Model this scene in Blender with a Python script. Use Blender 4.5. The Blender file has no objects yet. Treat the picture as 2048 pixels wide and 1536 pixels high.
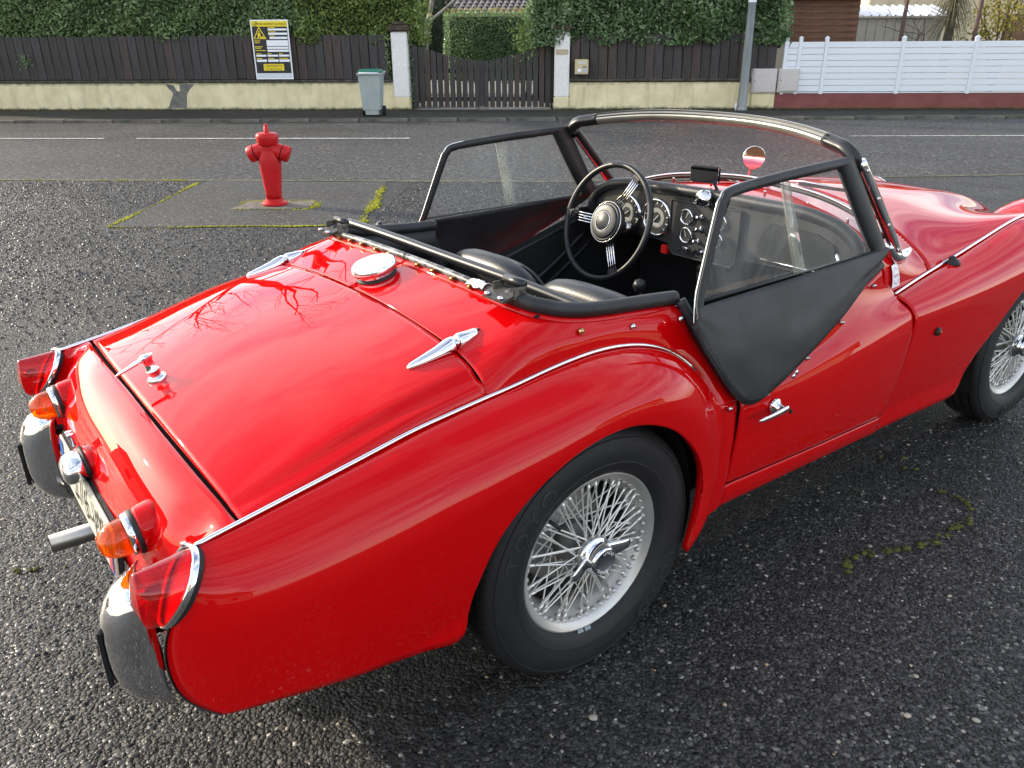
import bpy, bmesh, math, random
import numpy as np
from mathutils import Vector, Matrix

scene = bpy.context.scene
R_ = math.radians

# ------------------------------------------------------------------ camera
CAM = (-1.0747, -1.7508, 1.3890)
YAW, PITCH, ROLL = R_(52.782), R_(22.956), R_(-0.327)
fw = Vector((math.cos(PITCH)*math.cos(YAW), math.cos(PITCH)*math.sin(YAW), -math.sin(PITCH)))
rt = fw.cross(Vector((0, 0, 1))).normalized()
up = rt.cross(fw)
rt2 = rt*math.cos(ROLL) + up*math.sin(ROLL)
up2 = -rt*math.sin(ROLL) + up*math.cos(ROLL)
cam_data = bpy.data.cameras.new('camera')
cam = bpy.data.objects.new('camera', cam_data)
scene.collection.objects.link(cam)
M = Matrix((rt2, up2, -fw)).transposed().to_4x4()
M.translation = Vector(CAM)
cam.matrix_world = M
cam_data.sensor_width = 36.0
cam_data.lens = 1595.23/2048*36.0
cam_data.clip_start = 0.05
cam_data.clip_end = 2000
scene.camera = cam

# ------------------------------------------------------------------ sky and sun
SUN_AZ, SUN_EL = R_(120.0), R_(21.0)
world = bpy.data.worlds.new('World')
scene.world = world
world.use_nodes = True
wn, wl = world.node_tree.nodes, world.node_tree.links
wn.clear()
wout = wn.new('ShaderNodeOutputWorld')
wbg = wn.new('ShaderNodeBackground')
sky = wn.new('ShaderNodeTexSky')
sky.sky_type = 'NISHITA'
sky.sun_disc = False
sky.sun_elevation = SUN_EL
sky.sun_rotation = math.pi/2 - SUN_AZ
sky.air_density = 1.0
sky.dust_density = 1.2
sky.ozone_density = 1.5
wtc = wn.new('ShaderNodeTexCoord')
wmap = wn.new('ShaderNodeMapping')
wmap.inputs['Scale'].default_value = (1.0, 1.0, 3.6)
wmap.inputs['Rotation'].default_value = (0.0, 0.0, R_(35))
wnoise = wn.new('ShaderNodeTexNoise')
wnoise.inputs['Scale'].default_value = 1.9
wnoise.inputs['Detail'].default_value = 9.0
wnoise.inputs['Roughness'].default_value = 0.58
wnoise.inputs['Distortion'].default_value = 0.6
wramp = wn.new('ShaderNodeValToRGB')
wramp.color_ramp.elements[0].position = 0.38
wramp.color_ramp.elements[1].position = 0.62
wmix = wn.new('ShaderNodeMix')
wmix.data_type = 'RGBA'
wcl = wn.new('ShaderNodeMix'); wcl.data_type = 'RGBA'; wcl.blend_type = 'ADD'     # cloud: lit by the sky and the sun behind it
wcl.inputs['Factor'].default_value = 1.0
wcl.inputs['B'].default_value = (7.6, 7.0, 6.3, 1)
wsc = wn.new('ShaderNodeVectorMath'); wsc.operation = 'SCALE'; wsc.inputs['Scale'].default_value = 0.55
wl.new(sky.outputs['Color'], wsc.inputs[0]); wl.new(wsc.outputs[0], wcl.inputs['A'])
wl.new(wcl.outputs['Result'], wmix.inputs['B'])
wl.new(wtc.outputs['Generated'], wmap.inputs['Vector'])
wl.new(wmap.outputs['Vector'], wnoise.inputs['Vector'])
wl.new(wnoise.outputs['Fac'], wramp.inputs['Fac'])
wsep = wn.new('ShaderNodeSeparateXYZ'); wl.new(wtc.outputs['Generated'], wsep.inputs[0])
wmr = wn.new('ShaderNodeMapRange')                       # haze and cloud thin out towards the zenith
wmr.inputs['From Min'].default_value = 0.25; wmr.inputs['From Max'].default_value = 0.95
wmr.inputs['To Min'].default_value = 1.0; wmr.inputs['To Max'].default_value = 0.30
wl.new(wsep.outputs[2], wmr.inputs['Value'])
wmm = wn.new('ShaderNodeMath'); wmm.operation = 'MULTIPLY'
wl.new(wramp.outputs['Color'], wmm.inputs[0]); wl.new(wmr.outputs['Result'], wmm.inputs[1])
wl.new(wmm.outputs[0], wmix.inputs['Factor'])
wl.new(sky.outputs['Color'], wmix.inputs['A'])
wl.new(wmix.outputs['Result'], wbg.inputs['Color'])
wbg.inputs['Strength'].default_value = 0.15
wl.new(wbg.outputs['Background'], wout.inputs['Surface'])

sun_data = bpy.data.lights.new('sun', 'SUN')
sun_data.energy = 2.7
sun_data.angle = R_(1.2)
sun_data.color = (1.0, 0.87, 0.68)
sun = bpy.data.objects.new('sun', sun_data)
scene.collection.objects.link(sun)
sdir = Vector((math.cos(SUN_EL)*math.cos(SUN_AZ), math.cos(SUN_EL)*math.sin(SUN_AZ), math.sin(SUN_EL)))
sun.rotation_euler = sdir.to_track_quat('Z', 'Y').to_euler()
sun.location = (-20, 35, 20)

vs = scene.view_settings
vs.view_transform = 'Standard'
vs.look = 'None'
vs.exposure = 1.3
vs.gamma = 1.0
vs.use_curve_mapping = False

# ------------------------------------------------------------------ helpers
COL = scene.collection
rng = np.random.default_rng(7)
random.seed(7)

def link(o, parent=None):
    COL.objects.link(o)
    if parent is not None:
        o.parent = parent
    return o

def tag(o, label=None, cat=None, group=None, kind=None):
    if label: o['label'] = label
    if cat: o['category'] = cat
    if group: o['group'] = group
    if kind: o['kind'] = kind
    return o

def empty(name, loc=(0, 0, 0), rz=0.0, parent=None):
    o = bpy.data.objects.new(name, None)
    o.empty_display_size = 0.1
    o.location = loc
    o.rotation_euler = (0, 0, rz)
    return link(o, parent)

def mk(name, verts, faces, mat, parent=None, smooth=False, mats=None, fmat=None):
    me = bpy.data.meshes.new(name)
    me.from_pydata([tuple(map(float, v)) for v in verts], [], [tuple(map(int, f)) for f in faces])
    me.validate()
    if mats:
        for m in mats: me.materials.append(m)
        if fmat is not None:
            me.polygons.foreach_set('material_index', list(fmat)[:len(me.polygons)])
    elif mat:
        me.materials.append(mat)
    if smooth:
        me.polygons.foreach_set('use_smooth', [True]*len(me.polygons))
    me.update()
    o = bpy.data.objects.new(name, me)
    return link(o, parent)

def fast_mesh(name, V, Fq, mat, parent=None, smooth=False):
    """numpy quads -> mesh object"""
    V = np.asarray(V, np.float32); Fq = np.asarray(Fq, np.int32)
    k = Fq.shape[1]
    me = bpy.data.meshes.new(name)
    me.vertices.add(len(V)); me.vertices.foreach_set('co', V.ravel())
    me.loops.add(Fq.size); me.loops.foreach_set('vertex_index', Fq.ravel())
    me.polygons.add(len(Fq))
    me.polygons.foreach_set('loop_start', np.arange(0, Fq.size, k, dtype=np.int32))
    me.polygons.foreach_set('loop_total', np.full(len(Fq), k, np.int32))
    if smooth: me.polygons.foreach_set('use_smooth', np.ones(len(Fq), bool))
    me.materials.append(mat)
    me.update(); me.validate()
    o = bpy.data.objects.new(name, me)
    return link(o, parent)

class MB:
    """collects shapes into one mesh"""
    def __init__(s): s.v = []; s.f = []
    def add(s, v, f):
        b = len(s.v); s.v += [tuple(p) for p in v]; s.f += [tuple(i+b for i in q) for q in f]; return s
    def box(s, c, d, rz=0.0, bev=0.0, M=None):
        hx, hy, hz = d[0]/2, d[1]/2, d[2]/2
        bm = bmesh.new()
        bmesh.ops.create_cube(bm, size=1.0)
        for v in bm.verts: v.co = Vector((v.co.x*2*hx, v.co.y*2*hy, v.co.z*2*hz))
        if bev > 0: bmesh.ops.bevel(bm, geom=bm.edges[:], offset=min(bev, .45*min(d)), segments=2, affect='EDGES')
        X = Matrix.Rotation(rz, 4, 'Z')
        if M is not None: X = M @ X
        vs_ = [(X @ v.co) + Vector(c) for v in bm.verts]
        bm.verts.index_update()
        s.add(vs_, [[v.index for v in f.verts] for f in bm.faces]); bm.free(); return s
    def tube(s, pts, r, n=10, closed=False, caps=True):
        V, Fc = tube_geo(pts, r, n, closed, caps); return s.add(V, Fc)
    def lathe(s, prof, n=24, c=(0, 0, 0), axis='Z', M=None, caps=True):
        V, Fc = lathe_geo(prof, n, caps)
        if axis == 'X': V = [(z, x, y) for x, y, z in V]
        elif axis == 'Y': V = [(y, z, x) for x, y, z in V]
        if M is not None: V = [tuple(M @ Vector(p)) for p in V]
        return s.add([(p[0]+c[0], p[1]+c[1], p[2]+c[2]) for p in V], Fc)
    def build(s, name, mat, parent=None, smooth=False, auto=None):
        o = mk(name, s.v, s.f, mat, parent, smooth or auto is not None)
        if auto is not None: sharp(o, auto)
        return o

def sharp(o, deg=35):
    me = o.data
    bm = bmesh.new(); bm.from_mesh(me)
    bmesh.ops.recalc_face_normals(bm, faces=bm.faces)
    a = R_(deg)
    for e in bm.edges:
        if len(e.link_faces) == 2 and e.calc_face_angle(0) > a: e.smooth = False
    bm.to_mesh(me); bm.free()

def tube_geo(pts, r, n=10, closed=False, caps=True):
    P = np.asarray(pts, float); K = len(P)
    rr = np.full(K, r) if np.isscalar(r) else np.asarray(r, float)
    if closed: Tn = np.roll(P, -1, 0)-np.roll(P, 1, 0)
    else: Tn = np.gradient(P, axis=0)
    Tn /= np.linalg.norm(Tn, axis=1)[:, None]+1e-12
    u = np.array([0, 0, 1.0]) if abs(Tn[0][2]) < .9 else np.array([1.0, 0, 0])
    V = []; 
    for i in range(K):
        u = u-Tn[i]*(u@Tn[i]); u /= np.linalg.norm(u)+1e-12
        w = np.cross(Tn[i], u)
        for j in range(n):
            a = 2*math.pi*j/n
            V.append(P[i]+rr[i]*(math.cos(a)*u+math.sin(a)*w))
    Fc = []
    for i in range(K if closed else K-1):
        i2 = (i+1) % K
        for j in range(n):
            j2 = (j+1) % n
            Fc.append((i*n+j, i*n+j2, i2*n+j2, i2*n+j))
    if caps and not closed:
        Fc.append(tuple(range(n-1, -1, -1))); Fc.append(tuple((K-1)*n+j for j in range(n)))
    return V, Fc

def lathe_geo(prof, n=24, caps=True):
    V = []; Fc = []; K = len(prof)
    for (r, z) in prof:
        for j in range(n):
            a = 2*math.pi*j/n; V.append((r*math.cos(a), r*math.sin(a), z))
    for i in range(K-1):
        for j in range(n):
            j2 = (j+1) % n; Fc.append((i*n+j, i*n+j2, (i+1)*n+j2, (i+1)*n+j))
    if not caps: return V, Fc
    if prof[0][0] > 1e-6: Fc.append(tuple(range(n-1, -1, -1)))
    if prof[-1][0] > 1e-6: Fc.append(tuple((K-1)*n+j for j in range(n)))
    return V, Fc

def spl(pts, n, ts=None):
    """cubic Hermite through pts; parameter = chord length unless ts is given"""
    P = np.asarray(pts, float)
    if ts is None:
        d = np.linalg.norm(np.diff(P, axis=0), axis=1); t = np.concatenate([[0], np.cumsum(d)]); t /= t[-1]
    else: t = np.asarray(ts, float)
    q = np.linspace(t[0], t[-1], n) if np.isscalar(n) else np.asarray(n, float)
    return herm(t, P, q)

def herm(t, P, q):
    P = np.asarray(P, float); t = np.asarray(t, float)
    one = P.ndim == 1
    if one: P = P[:, None]
    dt = np.diff(t); s = np.diff(P, axis=0)/dt[:, None]
    m = np.zeros_like(P)
    if len(t) > 2:
        m[1:-1] = (s[:-1]*dt[1:, None]+s[1:]*dt[:-1, None])/(dt[1:]+dt[:-1])[:, None]
    m[0] = s[0]; m[-1] = s[-1]
    if len(t) > 2:
        m[0] = 1.5*s[0]-.5*m[1]; m[-1] = 1.5*s[-1]-.5*m[-2]
    i = np.clip(np.searchsorted(t, q, side='right')-1, 0, len(t)-2)
    h = dt[i][:, None]; x = ((q-t[i])/dt[i])[:, None]
    r = (2*x**3-3*x**2+1)*P[i]+(x**3-2*x**2+x)*h*m[i]+(-2*x**3+3*x**2)*P[i+1]+(x**3-x**2)*h*m[i+1]
    return r[:, 0] if one else r

def lin(t, v):
    t = np.asarray(t, float); v = np.asarray(v, float)
    return lambda x: herm(t, v, np.clip(np.atleast_1d(np.asarray(x, float)), t[0], t[-1])).reshape(np.shape(x))

def lins(t, v, sig=.06):
    """like lin, then smoothed so that the reflections run clean"""
    f = lin(t, v); q = np.linspace(t[0], t[-1], 600); y = f(q); h = q[1]-q[0]
    n = int(3*sig/h); k = np.exp(-.5*((np.arange(-n, n+1)*h)/sig)**2); k /= k.sum()
    yl = 2*y[0]-y[n:0:-1]; yr_ = 2*y[-1]-y[-2:-n-2:-1]
    ys = np.convolve(np.concatenate([yl, y, yr_]), k, 'valid')
    return lambda x: np.interp(x, q, ys)

def grid(name, G, mat, parent=None, smooth=True, ref=None, thick=0.0, flip=False):
    """G[v,u,3] -> quad mesh; ref = point the normals should point away from"""
    G = np.asarray(G, float); nv, nu = G.shape[:2]
    idx = np.arange(nv*nu).reshape(nv, nu)
    q = np.stack([idx[:-1, :-1], idx[:-1, 1:], idx[1:, 1:], idx[1:, :-1]], -1).reshape(-1, 4)
    V = G.reshape(-1, 3)
    if ref is not None:
        a = V[q]; nrm = np.cross(a[:, 2]-a[:, 0], a[:, 3]-a[:, 1]); cen = a.mean(1)
        if (nrm*(cen-np.asarray(ref))).sum() < 0: flip = not flip
    if flip: q = q[:, ::-1]
    o = fast_mesh(name, V, q, mat, parent, smooth)
    if thick:
        md = o.modifiers.new('thickness', 'SOLIDIFY'); md.thickness = thick; md.offset = -1; md.use_even_offset = False
    return o

def mir(G):
    G = np.array(G, float); G[..., 1] *= -1; return G

def text_geo(s, size, align='CENTER', depth=0.0):
    cu = bpy.data.curves.new('txt', 'FONT'); cu.body = s; cu.size = size
    cu.align_x = align; cu.align_y = 'CENTER'; cu.extrude = depth; cu.resolution_u = 3
    ob = bpy.data.objects.new('txt', cu); COL.objects.link(ob)
    dg = bpy.context.evaluated_depsgraph_get(); ev = ob.evaluated_get(dg)
    me = ev.to_mesh()
    V = [tuple(v.co) for v in me.vertices]; Fc = [tuple(p.vertices) for p in me.polygons]
    ev.to_mesh_clear(); bpy.data.objects.remove(ob); bpy.data.curves.remove(cu)
    return V, Fc

# ------------------------------------------------------------------ materials
def nmat(name):
    m = bpy.data.materials.new(name); m.use_nodes = True
    nt = m.node_tree; b = nt.nodes['Principled BSDF']; return m, nt, b

def pm(name, col, rough=0.5, metal=0.0, coat=0.0, coat_r=0.03, spec=0.5, trans=0.0, ior=1.45, sheen=0.0):
    m, nt, b = nmat(name)
    b.inputs['Base Color'].default_value = (*col, 1); b.inputs['Roughness'].default_value = rough
    b.inputs['Metallic'].default_value = metal; b.inputs['Coat Weight'].default_value = coat
    b.inputs['Coat Roughness'].default_value = coat_r; b.inputs['Specular IOR Level'].default_value = spec
    b.inputs['Transmission Weight'].default_value = trans; b.inputs['IOR'].default_value = ior
    b.inputs['Sheen Weight'].default_value = sheen
    return m

def N(nt, t, **kw):
    n = nt.nodes.new(t)
    for k, v in kw.items(): setattr(n, k, v)
    return n

def noise(nt, scale, detail=4, rough=.55, vec=None, dist=0.0):
    n = N(nt, 'ShaderNodeTexNoise'); n.inputs['Scale'].default_value = scale
    n.inputs['Detail'].default_value = detail; n.inputs['Roughness'].default_value = rough
    n.inputs['Distortion'].default_value = dist
    if vec is not None: nt.links.new(vec, n.inputs['Vector'])
    return n

def ramp(nt, fac, stops):
    r = N(nt, 'ShaderNodeValToRGB'); e = r.color_ramp.elements
    while len(e) < len(stops): e.new(0.5)
    for i, (p, c) in enumerate(stops):
        e[i].position = p; e[i].color = (*c, 1) if len(c) == 3 else c
    nt.links.new(fac, r.inputs['Fac']); return r

def g3(v): return (v, v, v)

def mixc(nt, fac, a, b, blend='MIX'):
    n = N(nt, 'ShaderNodeMix'); n.data_type = 'RGBA'; n.blend_type = blend
    for k, v in (('Factor', fac), ('A', a), ('B', b)):
        if hasattr(v, 'is_linked'): nt.links.new(v, n.inputs[k])
        elif isinstance(v, (int, float)): n.inputs[k].default_value = v
        else: n.inputs[k].default_value = (*v, 1)
    return n.outputs['Result']

def bump(nt, b, h, strength=.3, dist=.01):
    n = N(nt, 'ShaderNodeBump'); n.inputs['Strength'].default_value = strength; n.inputs['Distance'].default_value = dist
    nt.links.new(h, n.inputs['Height']); nt.links.new(n.outputs['Normal'], b.inputs['Normal']); return n

def objco(nt, scale=None):
    t = N(nt, 'ShaderNodeTexCoord')
    if scale is None: return t.outputs['Object']
    mp = N(nt, 'ShaderNodeMapping'); mp.inputs['Scale'].default_value = scale
    nt.links.new(t.outputs['Object'], mp.inputs['Vector']); return mp.outputs['Vector']

def noisy(name, c1, c2, scale=6, rough=.7, bscale=60, bstr=.3, bdist=.01, detail=5, co_scale=None, lo=.35, hi=.65, spec=.4, metal=0.0):
    m, nt, b = nmat(name); co = objco(nt, co_scale)
    n = noise(nt, scale, detail, .6, co); r = ramp(nt, n.outputs['Fac'], [(lo, c1), (hi, c2)])
    nt.links.new(r.outputs['Color'], b.inputs['Base Color']); b.inputs['Roughness'].default_value = rough
    b.inputs['Specular IOR Level'].default_value = spec; b.inputs['Metallic'].default_value = metal
    if bstr: bump(nt, b, noise(nt, bscale, 4, .6, co).outputs['Fac'], bstr, bdist)
    return m

def asphalt(name, lo, hi, cell=95.0, bstr=.9, tint=(1, .97, .92), moss=False, speck=.985, bd=.006, rough=.62, gr=1.0):
    m, nt, b = nmat(name); co = objco(nt)
    v = N(nt, 'ShaderNodeTexVoronoi'); v.inputs['Scale'].default_value = cell; v.inputs['Randomness'].default_value = 1
    wob = noise(nt, cell*.6, 2, .5, co)
    vadd = N(nt, 'ShaderNodeVectorMath', operation='SCALE'); vadd.inputs['Scale'].default_value = .012*95/cell
    nt.links.new(wob.outputs['Color'], vadd.inputs[0])
    vv = N(nt, 'ShaderNodeVectorMath', operation='ADD'); nt.links.new(co, vv.inputs[0]); nt.links.new(vadd.outputs[0], vv.inputs[1])
    nt.links.new(vv.outputs[0], v.inputs['Vector'])
    sep = N(nt, 'ShaderNodeSeparateColor'); nt.links.new(v.outputs['Color'], sep.inputs[0])
    mid = tuple(.5*(lo+hi)*t for t in tint)
    r = ramp(nt, sep.outputs[0], [(0, tuple(lo*t for t in tint)), (.7, mid), (.93, tuple(hi*t for t in tint)), (1, tuple(min(1, hi*1.6)*t for t in tint))])
    sp = ramp(nt, sep.outputs[1], [(speck, g3(0)), (speck+.004, g3(1))])
    c1 = mixc(nt, sp.outputs['Color'], r.outputs['Color'], (.42, .39, .33))
    edge = ramp(nt, v.outputs['Distance'], [(.25, g3(1)), (.75, g3(.45))])
    c2 = mixc(nt, 1.0, c1, edge.outputs['Color'], 'MULTIPLY')
    big = noise(nt, .55, 5, .62, co)
    rb = ramp(nt, big.outputs['Fac'], [(.3, g3(.72)), (.7, g3(1.18))])
    c3 = mixc(nt, 1.0, c2, rb.outputs['Color'], 'MULTIPLY')
    cg = noise(nt, cell*.33, 3, .75, co); rc = ramp(nt, cg.outputs['Fac'], [(.36, g3(1-.45*gr)), (.5, g3(1.0)), (.66, g3(1+.55*gr))])
    c3 = mixc(nt, 1.0, c3, rc.outputs['Color'], 'MULTIPLY')
    if moss:
        mz = noise(nt, 1.3, 6, .68, co); mr = ramp(nt, mz.outputs['Fac'], [(.63, g3(0)), (.78, g3(.45))])
        c3 = mixc(nt, mr.outputs['Color'], c3, (.055, .07, .02))
    nt.links.new(c3, b.inputs['Base Color'])
    rr = ramp(nt, noise(nt, 1.1, 4, .6, co).outputs['Fac'], [(.3, g3(rough-.12)), (.7, g3(rough+.12))])
    nt.links.new(rr.outputs['Color'], b.inputs['Roughness'])
    b.inputs['Specular IOR Level'].default_value = .22
    # relief: rounded stones at different heights
    inv = N(nt, 'ShaderNodeMath', operation='MULTIPLY_ADD'); nt.links.new(v.outputs['Distance'], inv.inputs[0]); inv.inputs[1].default_value = -1.0
    nt.links.new(sep.outputs[2], inv.inputs[2])
    fine = noise(nt, cell*2.2, 3, .6, co)
    hsum = N(nt, 'ShaderNodeMath', operation='MULTIPLY_ADD'); nt.links.new(fine.outputs['Fac'], hsum.inputs[0]); hsum.inputs[1].default_value = .5; nt.links.new(inv.outputs[0], hsum.inputs[2])
    bump(nt, b, hsum.outputs[0], bstr, bd)
    return m

def glassy(name, tint=(1, 1, 1), refl=1.0, haze=0.0, scr=0.0):
    m = bpy.data.materials.new(name); m.use_nodes = True; nt = m.node_tree; nt.nodes.clear()
    out = N(nt, 'ShaderNodeOutputMaterial'); tr = N(nt, 'ShaderNodeBsdfTransparent'); tr.inputs[0].default_value = (*tint, 1)
    gl = N(nt, 'ShaderNodeBsdfGlossy'); gl.inputs['Roughness'].default_value = .03
    fr = N(nt, 'ShaderNodeLayerWeight'); fr.inputs['Blend'].default_value = .5
    pw = N(nt, 'ShaderNodeMath', operation='POWER'); pw.inputs[1].default_value = 5.0; nt.links.new(fr.outputs['Facing'], pw.inputs[0])
    mu = N(nt, 'ShaderNodeMath', operation='MULTIPLY_ADD'); mu.inputs[1].default_value = .92*refl; mu.inputs[2].default_value = .06*refl; nt.links.new(pw.outputs[0], mu.inputs[0])
    mx = N(nt, 'ShaderNodeMixShader'); nt.links.new(mu.outputs[0], mx.inputs[0]); nt.links.new(tr.outputs[0], mx.inputs[1]); nt.links.new(gl.outputs[0], mx.inputs[2])
    last = mx.outputs[0]
    if haze or scr:
        co = objco(nt); df = N(nt, 'ShaderNodeBsdfDiffuse'); df.inputs[0].default_value = (.8, .8, .76, 1)
        n1 = noise(nt, 5, 6, .7, co, 1.5); r1 = ramp(nt, n1.outputs['Fac'], [(.4, g3(haze*.4)), (.75, g3(haze))])
        sc = objco(nt, (60, 60, 4)); n2 = noise(nt, 1.6, 3, .8, sc, 2.0); r2 = ramp(nt, n2.outputs['Fac'], [(.70, g3(0)), (.78, g3(scr))])
        ad = N(nt, 'ShaderNodeMath', operation='ADD'); nt.links.new(r1.outputs['Color'], ad.inputs[0]); nt.links.new(r2.outputs['Color'], ad.inputs[1])
        m2 = N(nt, 'ShaderNodeMixShader'); nt.links.new(ad.outputs[0], m2.inputs[0]); nt.links.new(last, m2.inputs[1]); nt.links.new(df.outputs[0], m2.inputs[2]); last = m2.outputs[0]
    nt.links.new(last, out.inputs['Surface']); return m

def lensglass(name, tint, body, k=.22):
    m = bpy.data.materials.new(name); m.use_nodes = True; nt = m.node_tree; nt.nodes.clear()
    out = N(nt, 'ShaderNodeOutputMaterial'); tr = N(nt, 'ShaderNodeBsdfTransparent'); tr.inputs[0].default_value = (*tint, 1)
    df = N(nt, 'ShaderNodeBsdfTranslucent'); df.inputs[0].default_value = (*body, 1)
    d2 = N(nt, 'ShaderNodeBsdfDiffuse'); d2.inputs[0].default_value = (*body, 1)
    a = N(nt, 'ShaderNodeMixShader'); a.inputs[0].default_value = .5; nt.links.new(df.outputs[0], a.inputs[1]); nt.links.new(d2.outputs[0], a.inputs[2])
    b = N(nt, 'ShaderNodeMixShader'); b.inputs[0].default_value = k; nt.links.new(tr.outputs[0], b.inputs[1]); nt.links.new(a.outputs[0], b.inputs[2])
    gl = N(nt, 'ShaderNodeBsdfGlossy'); gl.inputs['Roughness'].default_value = .06
    lw = N(nt, 'ShaderNodeLayerWeight'); lw.inputs['Blend'].default_value = .5
    pw = N(nt, 'ShaderNodeMath', operation='POWER'); pw.inputs[1].default_value = 4.0; nt.links.new(lw.outputs['Facing'], pw.inputs[0])
    mu = N(nt, 'ShaderNodeMath', operation='MULTIPLY_ADD'); mu.inputs[1].default_value = .9; mu.inputs[2].default_value = .05; nt.links.new(pw.outputs[0], mu.inputs[0])
    c = N(nt, 'ShaderNodeMixShader'); nt.links.new(mu.outputs[0], c.inputs[0]); nt.links.new(b.outputs[0], c.inputs[1]); nt.links.new(gl.outputs[0], c.inputs[2])
    nt.links.new(c.outputs[0], out.inputs['Surface']); return m

def leafmat(name, c1, c2, c3=None, trans=.25, rough=.45):
    m, nt, b = nmat(name); g = N(nt, 'ShaderNodeNewGeometry')
    st = [(0, c1), (.7, c2)] + ([(1.0, c3)] if c3 else [])
    r = ramp(nt, g.outputs['Random Per Island'], st)
    nt.links.new(r.outputs['Color'], b.inputs['Base Color']); b.inputs['Roughness'].default_value = rough
    tl = N(nt, 'ShaderNodeBsdfTranslucent'); nt.links.new(r.outputs['Color'], tl.inputs['Color'])
    mx = N(nt, 'ShaderNodeMixShader'); mx.inputs[0].default_value = trans
    out = nt.nodes['Material Output']; nt.links.new(b.outputs[0], mx.inputs[1]); nt.links.new(tl.outputs[0], mx.inputs[2]); nt.links.new(mx.outputs[0], out.inputs['Surface'])
    return m
# ================================================================== STREET
# street frame: s runs along the fence (to the right), d away from the car
SO = Vector((CAM[0], CAM[1], 0.0))
ST = Vector((0.76192, -0.64767, 0.0)); SN = Vector((0.64767, 0.76192, 0.0))
SRZ = math.atan2(ST.y, ST.x)
def S(s, d, z=0.0): return SO + ST*s + SN*d + Vector((0, 0, z))
def st_empty(name, s, d, z=0.0, rz=0.0): return empty(name, S(s, d, z), SRZ+rz)
def st_obj(o, s=0.0, d=0.0, z=0.0, rz=0.0):
    o.location = S(s, d, z); o.rotation_euler = (0, 0, SRZ+rz); return o
PZ = 0.05     # pavement height
DW = 19.25    # front face of the garden wall

M_park = asphalt('asphalt_car_park', .016, .085, 105, 1.0, moss=True, speck=.984, bd=.010, rough=.55)
M_road = asphalt('asphalt_road', .035, .105, 48, gr=1.5, bstr=.7, tint=(1, .98, .94), speck=.99, bd=.005, rough=.7)
M_patch = asphalt('asphalt_patch', .04, .115, 80, .7, tint=(1, .97, .9), moss=True, speck=.99, bd=.005, rough=.7)
M_pave = asphalt('asphalt_pavement', .03, .07, 130, .6, tint=(1, 1, .8), moss=True, speck=.996, bd=.004, rough=.8)
M_kerb = noisy('kerb_stone', (.06, .058, .045), (.16, .15, .125), 3, .85, 50, .5, .01)
M_far = noisy('far_ground', (.035, .045, .02), (.07, .08, .035), .5, .9, 8, .3, .05)
M_line = noisy('road_paint', (.25, .25, .24), (.62, .62, .6), 14, .8, 90, .3, .004, lo=.38, hi=.52)
M_moss = noisy('moss', (.13, .14, .010), (.46, .43, .03), 40, .95, 160, .9, .01)

def sheet(name, pts, mat, z, label=None, cat=None, sub=0):
    o = mk(name, [(p[0], p[1], 0) for p in pts], [tuple(range(len(pts)))], mat)
    st_obj(o, z=z); return o
gr = sheet('ground', [(-400, -300), (400, -300), (400, 500), (-400, 500)], M_far, -0.03); tag(gr, kind='structure')
def redge(s): return 9.15 + .1*s if s > 0 else 9.05 - .0*s      # edge between car park and road
def kedge(s): return 16.95 + .035*s
ss = np.linspace(-70, 70, 57)
def strip2(name, f0, f1, mat, z):
    V = []; Fc = []
    for i, s_ in enumerate(ss):
        V += [(s_, f0(s_), 0), (s_, f1(s_), 0)]
        if i: Fc.append((2*i-2, 2*i, 2*i+1, 2*i-1))
    o = mk(name, V, Fc, mat); st_obj(o, z=z); tag(o, kind='structure'); return o
re_ = lambda s: 9.05 + (.11*max(0, s) if s < 20 else 2.2)
ke_ = lambda s: 16.95 + .045*np.clip(s, -14, 14)
strip2('car_park', lambda s: -45.0, re_, M_park, 0.0)
strip2('road', re_, lambda s: ke_(s)+.02, M_road, -0.004)
strip2('pavement', lambda s: ke_(s)+.12, lambda s: DW+.1, M_pave, PZ)
# kerb stones, one by one
kb = empty('kerb', S(0, 0, 0), SRZ); tag(kb, kind='structure')
kmesh = MB().box((0, 0, 0), (.985, .15, .16), bev=.012).build('kerb_stone', M_kerb, kb, auto=40)
first = True
for i in range(-26, 27):
    o = kmesh if first else kmesh.copy()
    if not first: link(o, kb)
    first = False
    s_ = i*1.0
    o.location = (s_+.5, float(ke_(s_+.5))+.05, -.03+.002*((i*7) % 5)); o.rotation_euler = (0, 0, math.atan(.045) if abs(s_) < 14 else 0)
# concrete gutter line where the road meets the car park
V = []; Fc = []
for i, s_ in enumerate(np.linspace(-40, 40, 121)):
    w_ = .05+.012*math.sin(s_*3.1)+.01*math.sin(s_*7.7); d0 = re_(s_)
    V += [(s_, d0-w_, 0), (s_, d0+w_, 0)]
    if i: Fc.append((2*i-2, 2*i, 2*i+1, 2*i-1))
M_joint = noisy('joint_bitumen', (.03, .03, .02), (.10, .10, .05), 9, .85, 80, .5, .008)
o = mk('joint_strip', V, Fc, M_joint); st_obj(o, z=.004); tag(o, kind='structure')

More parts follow.
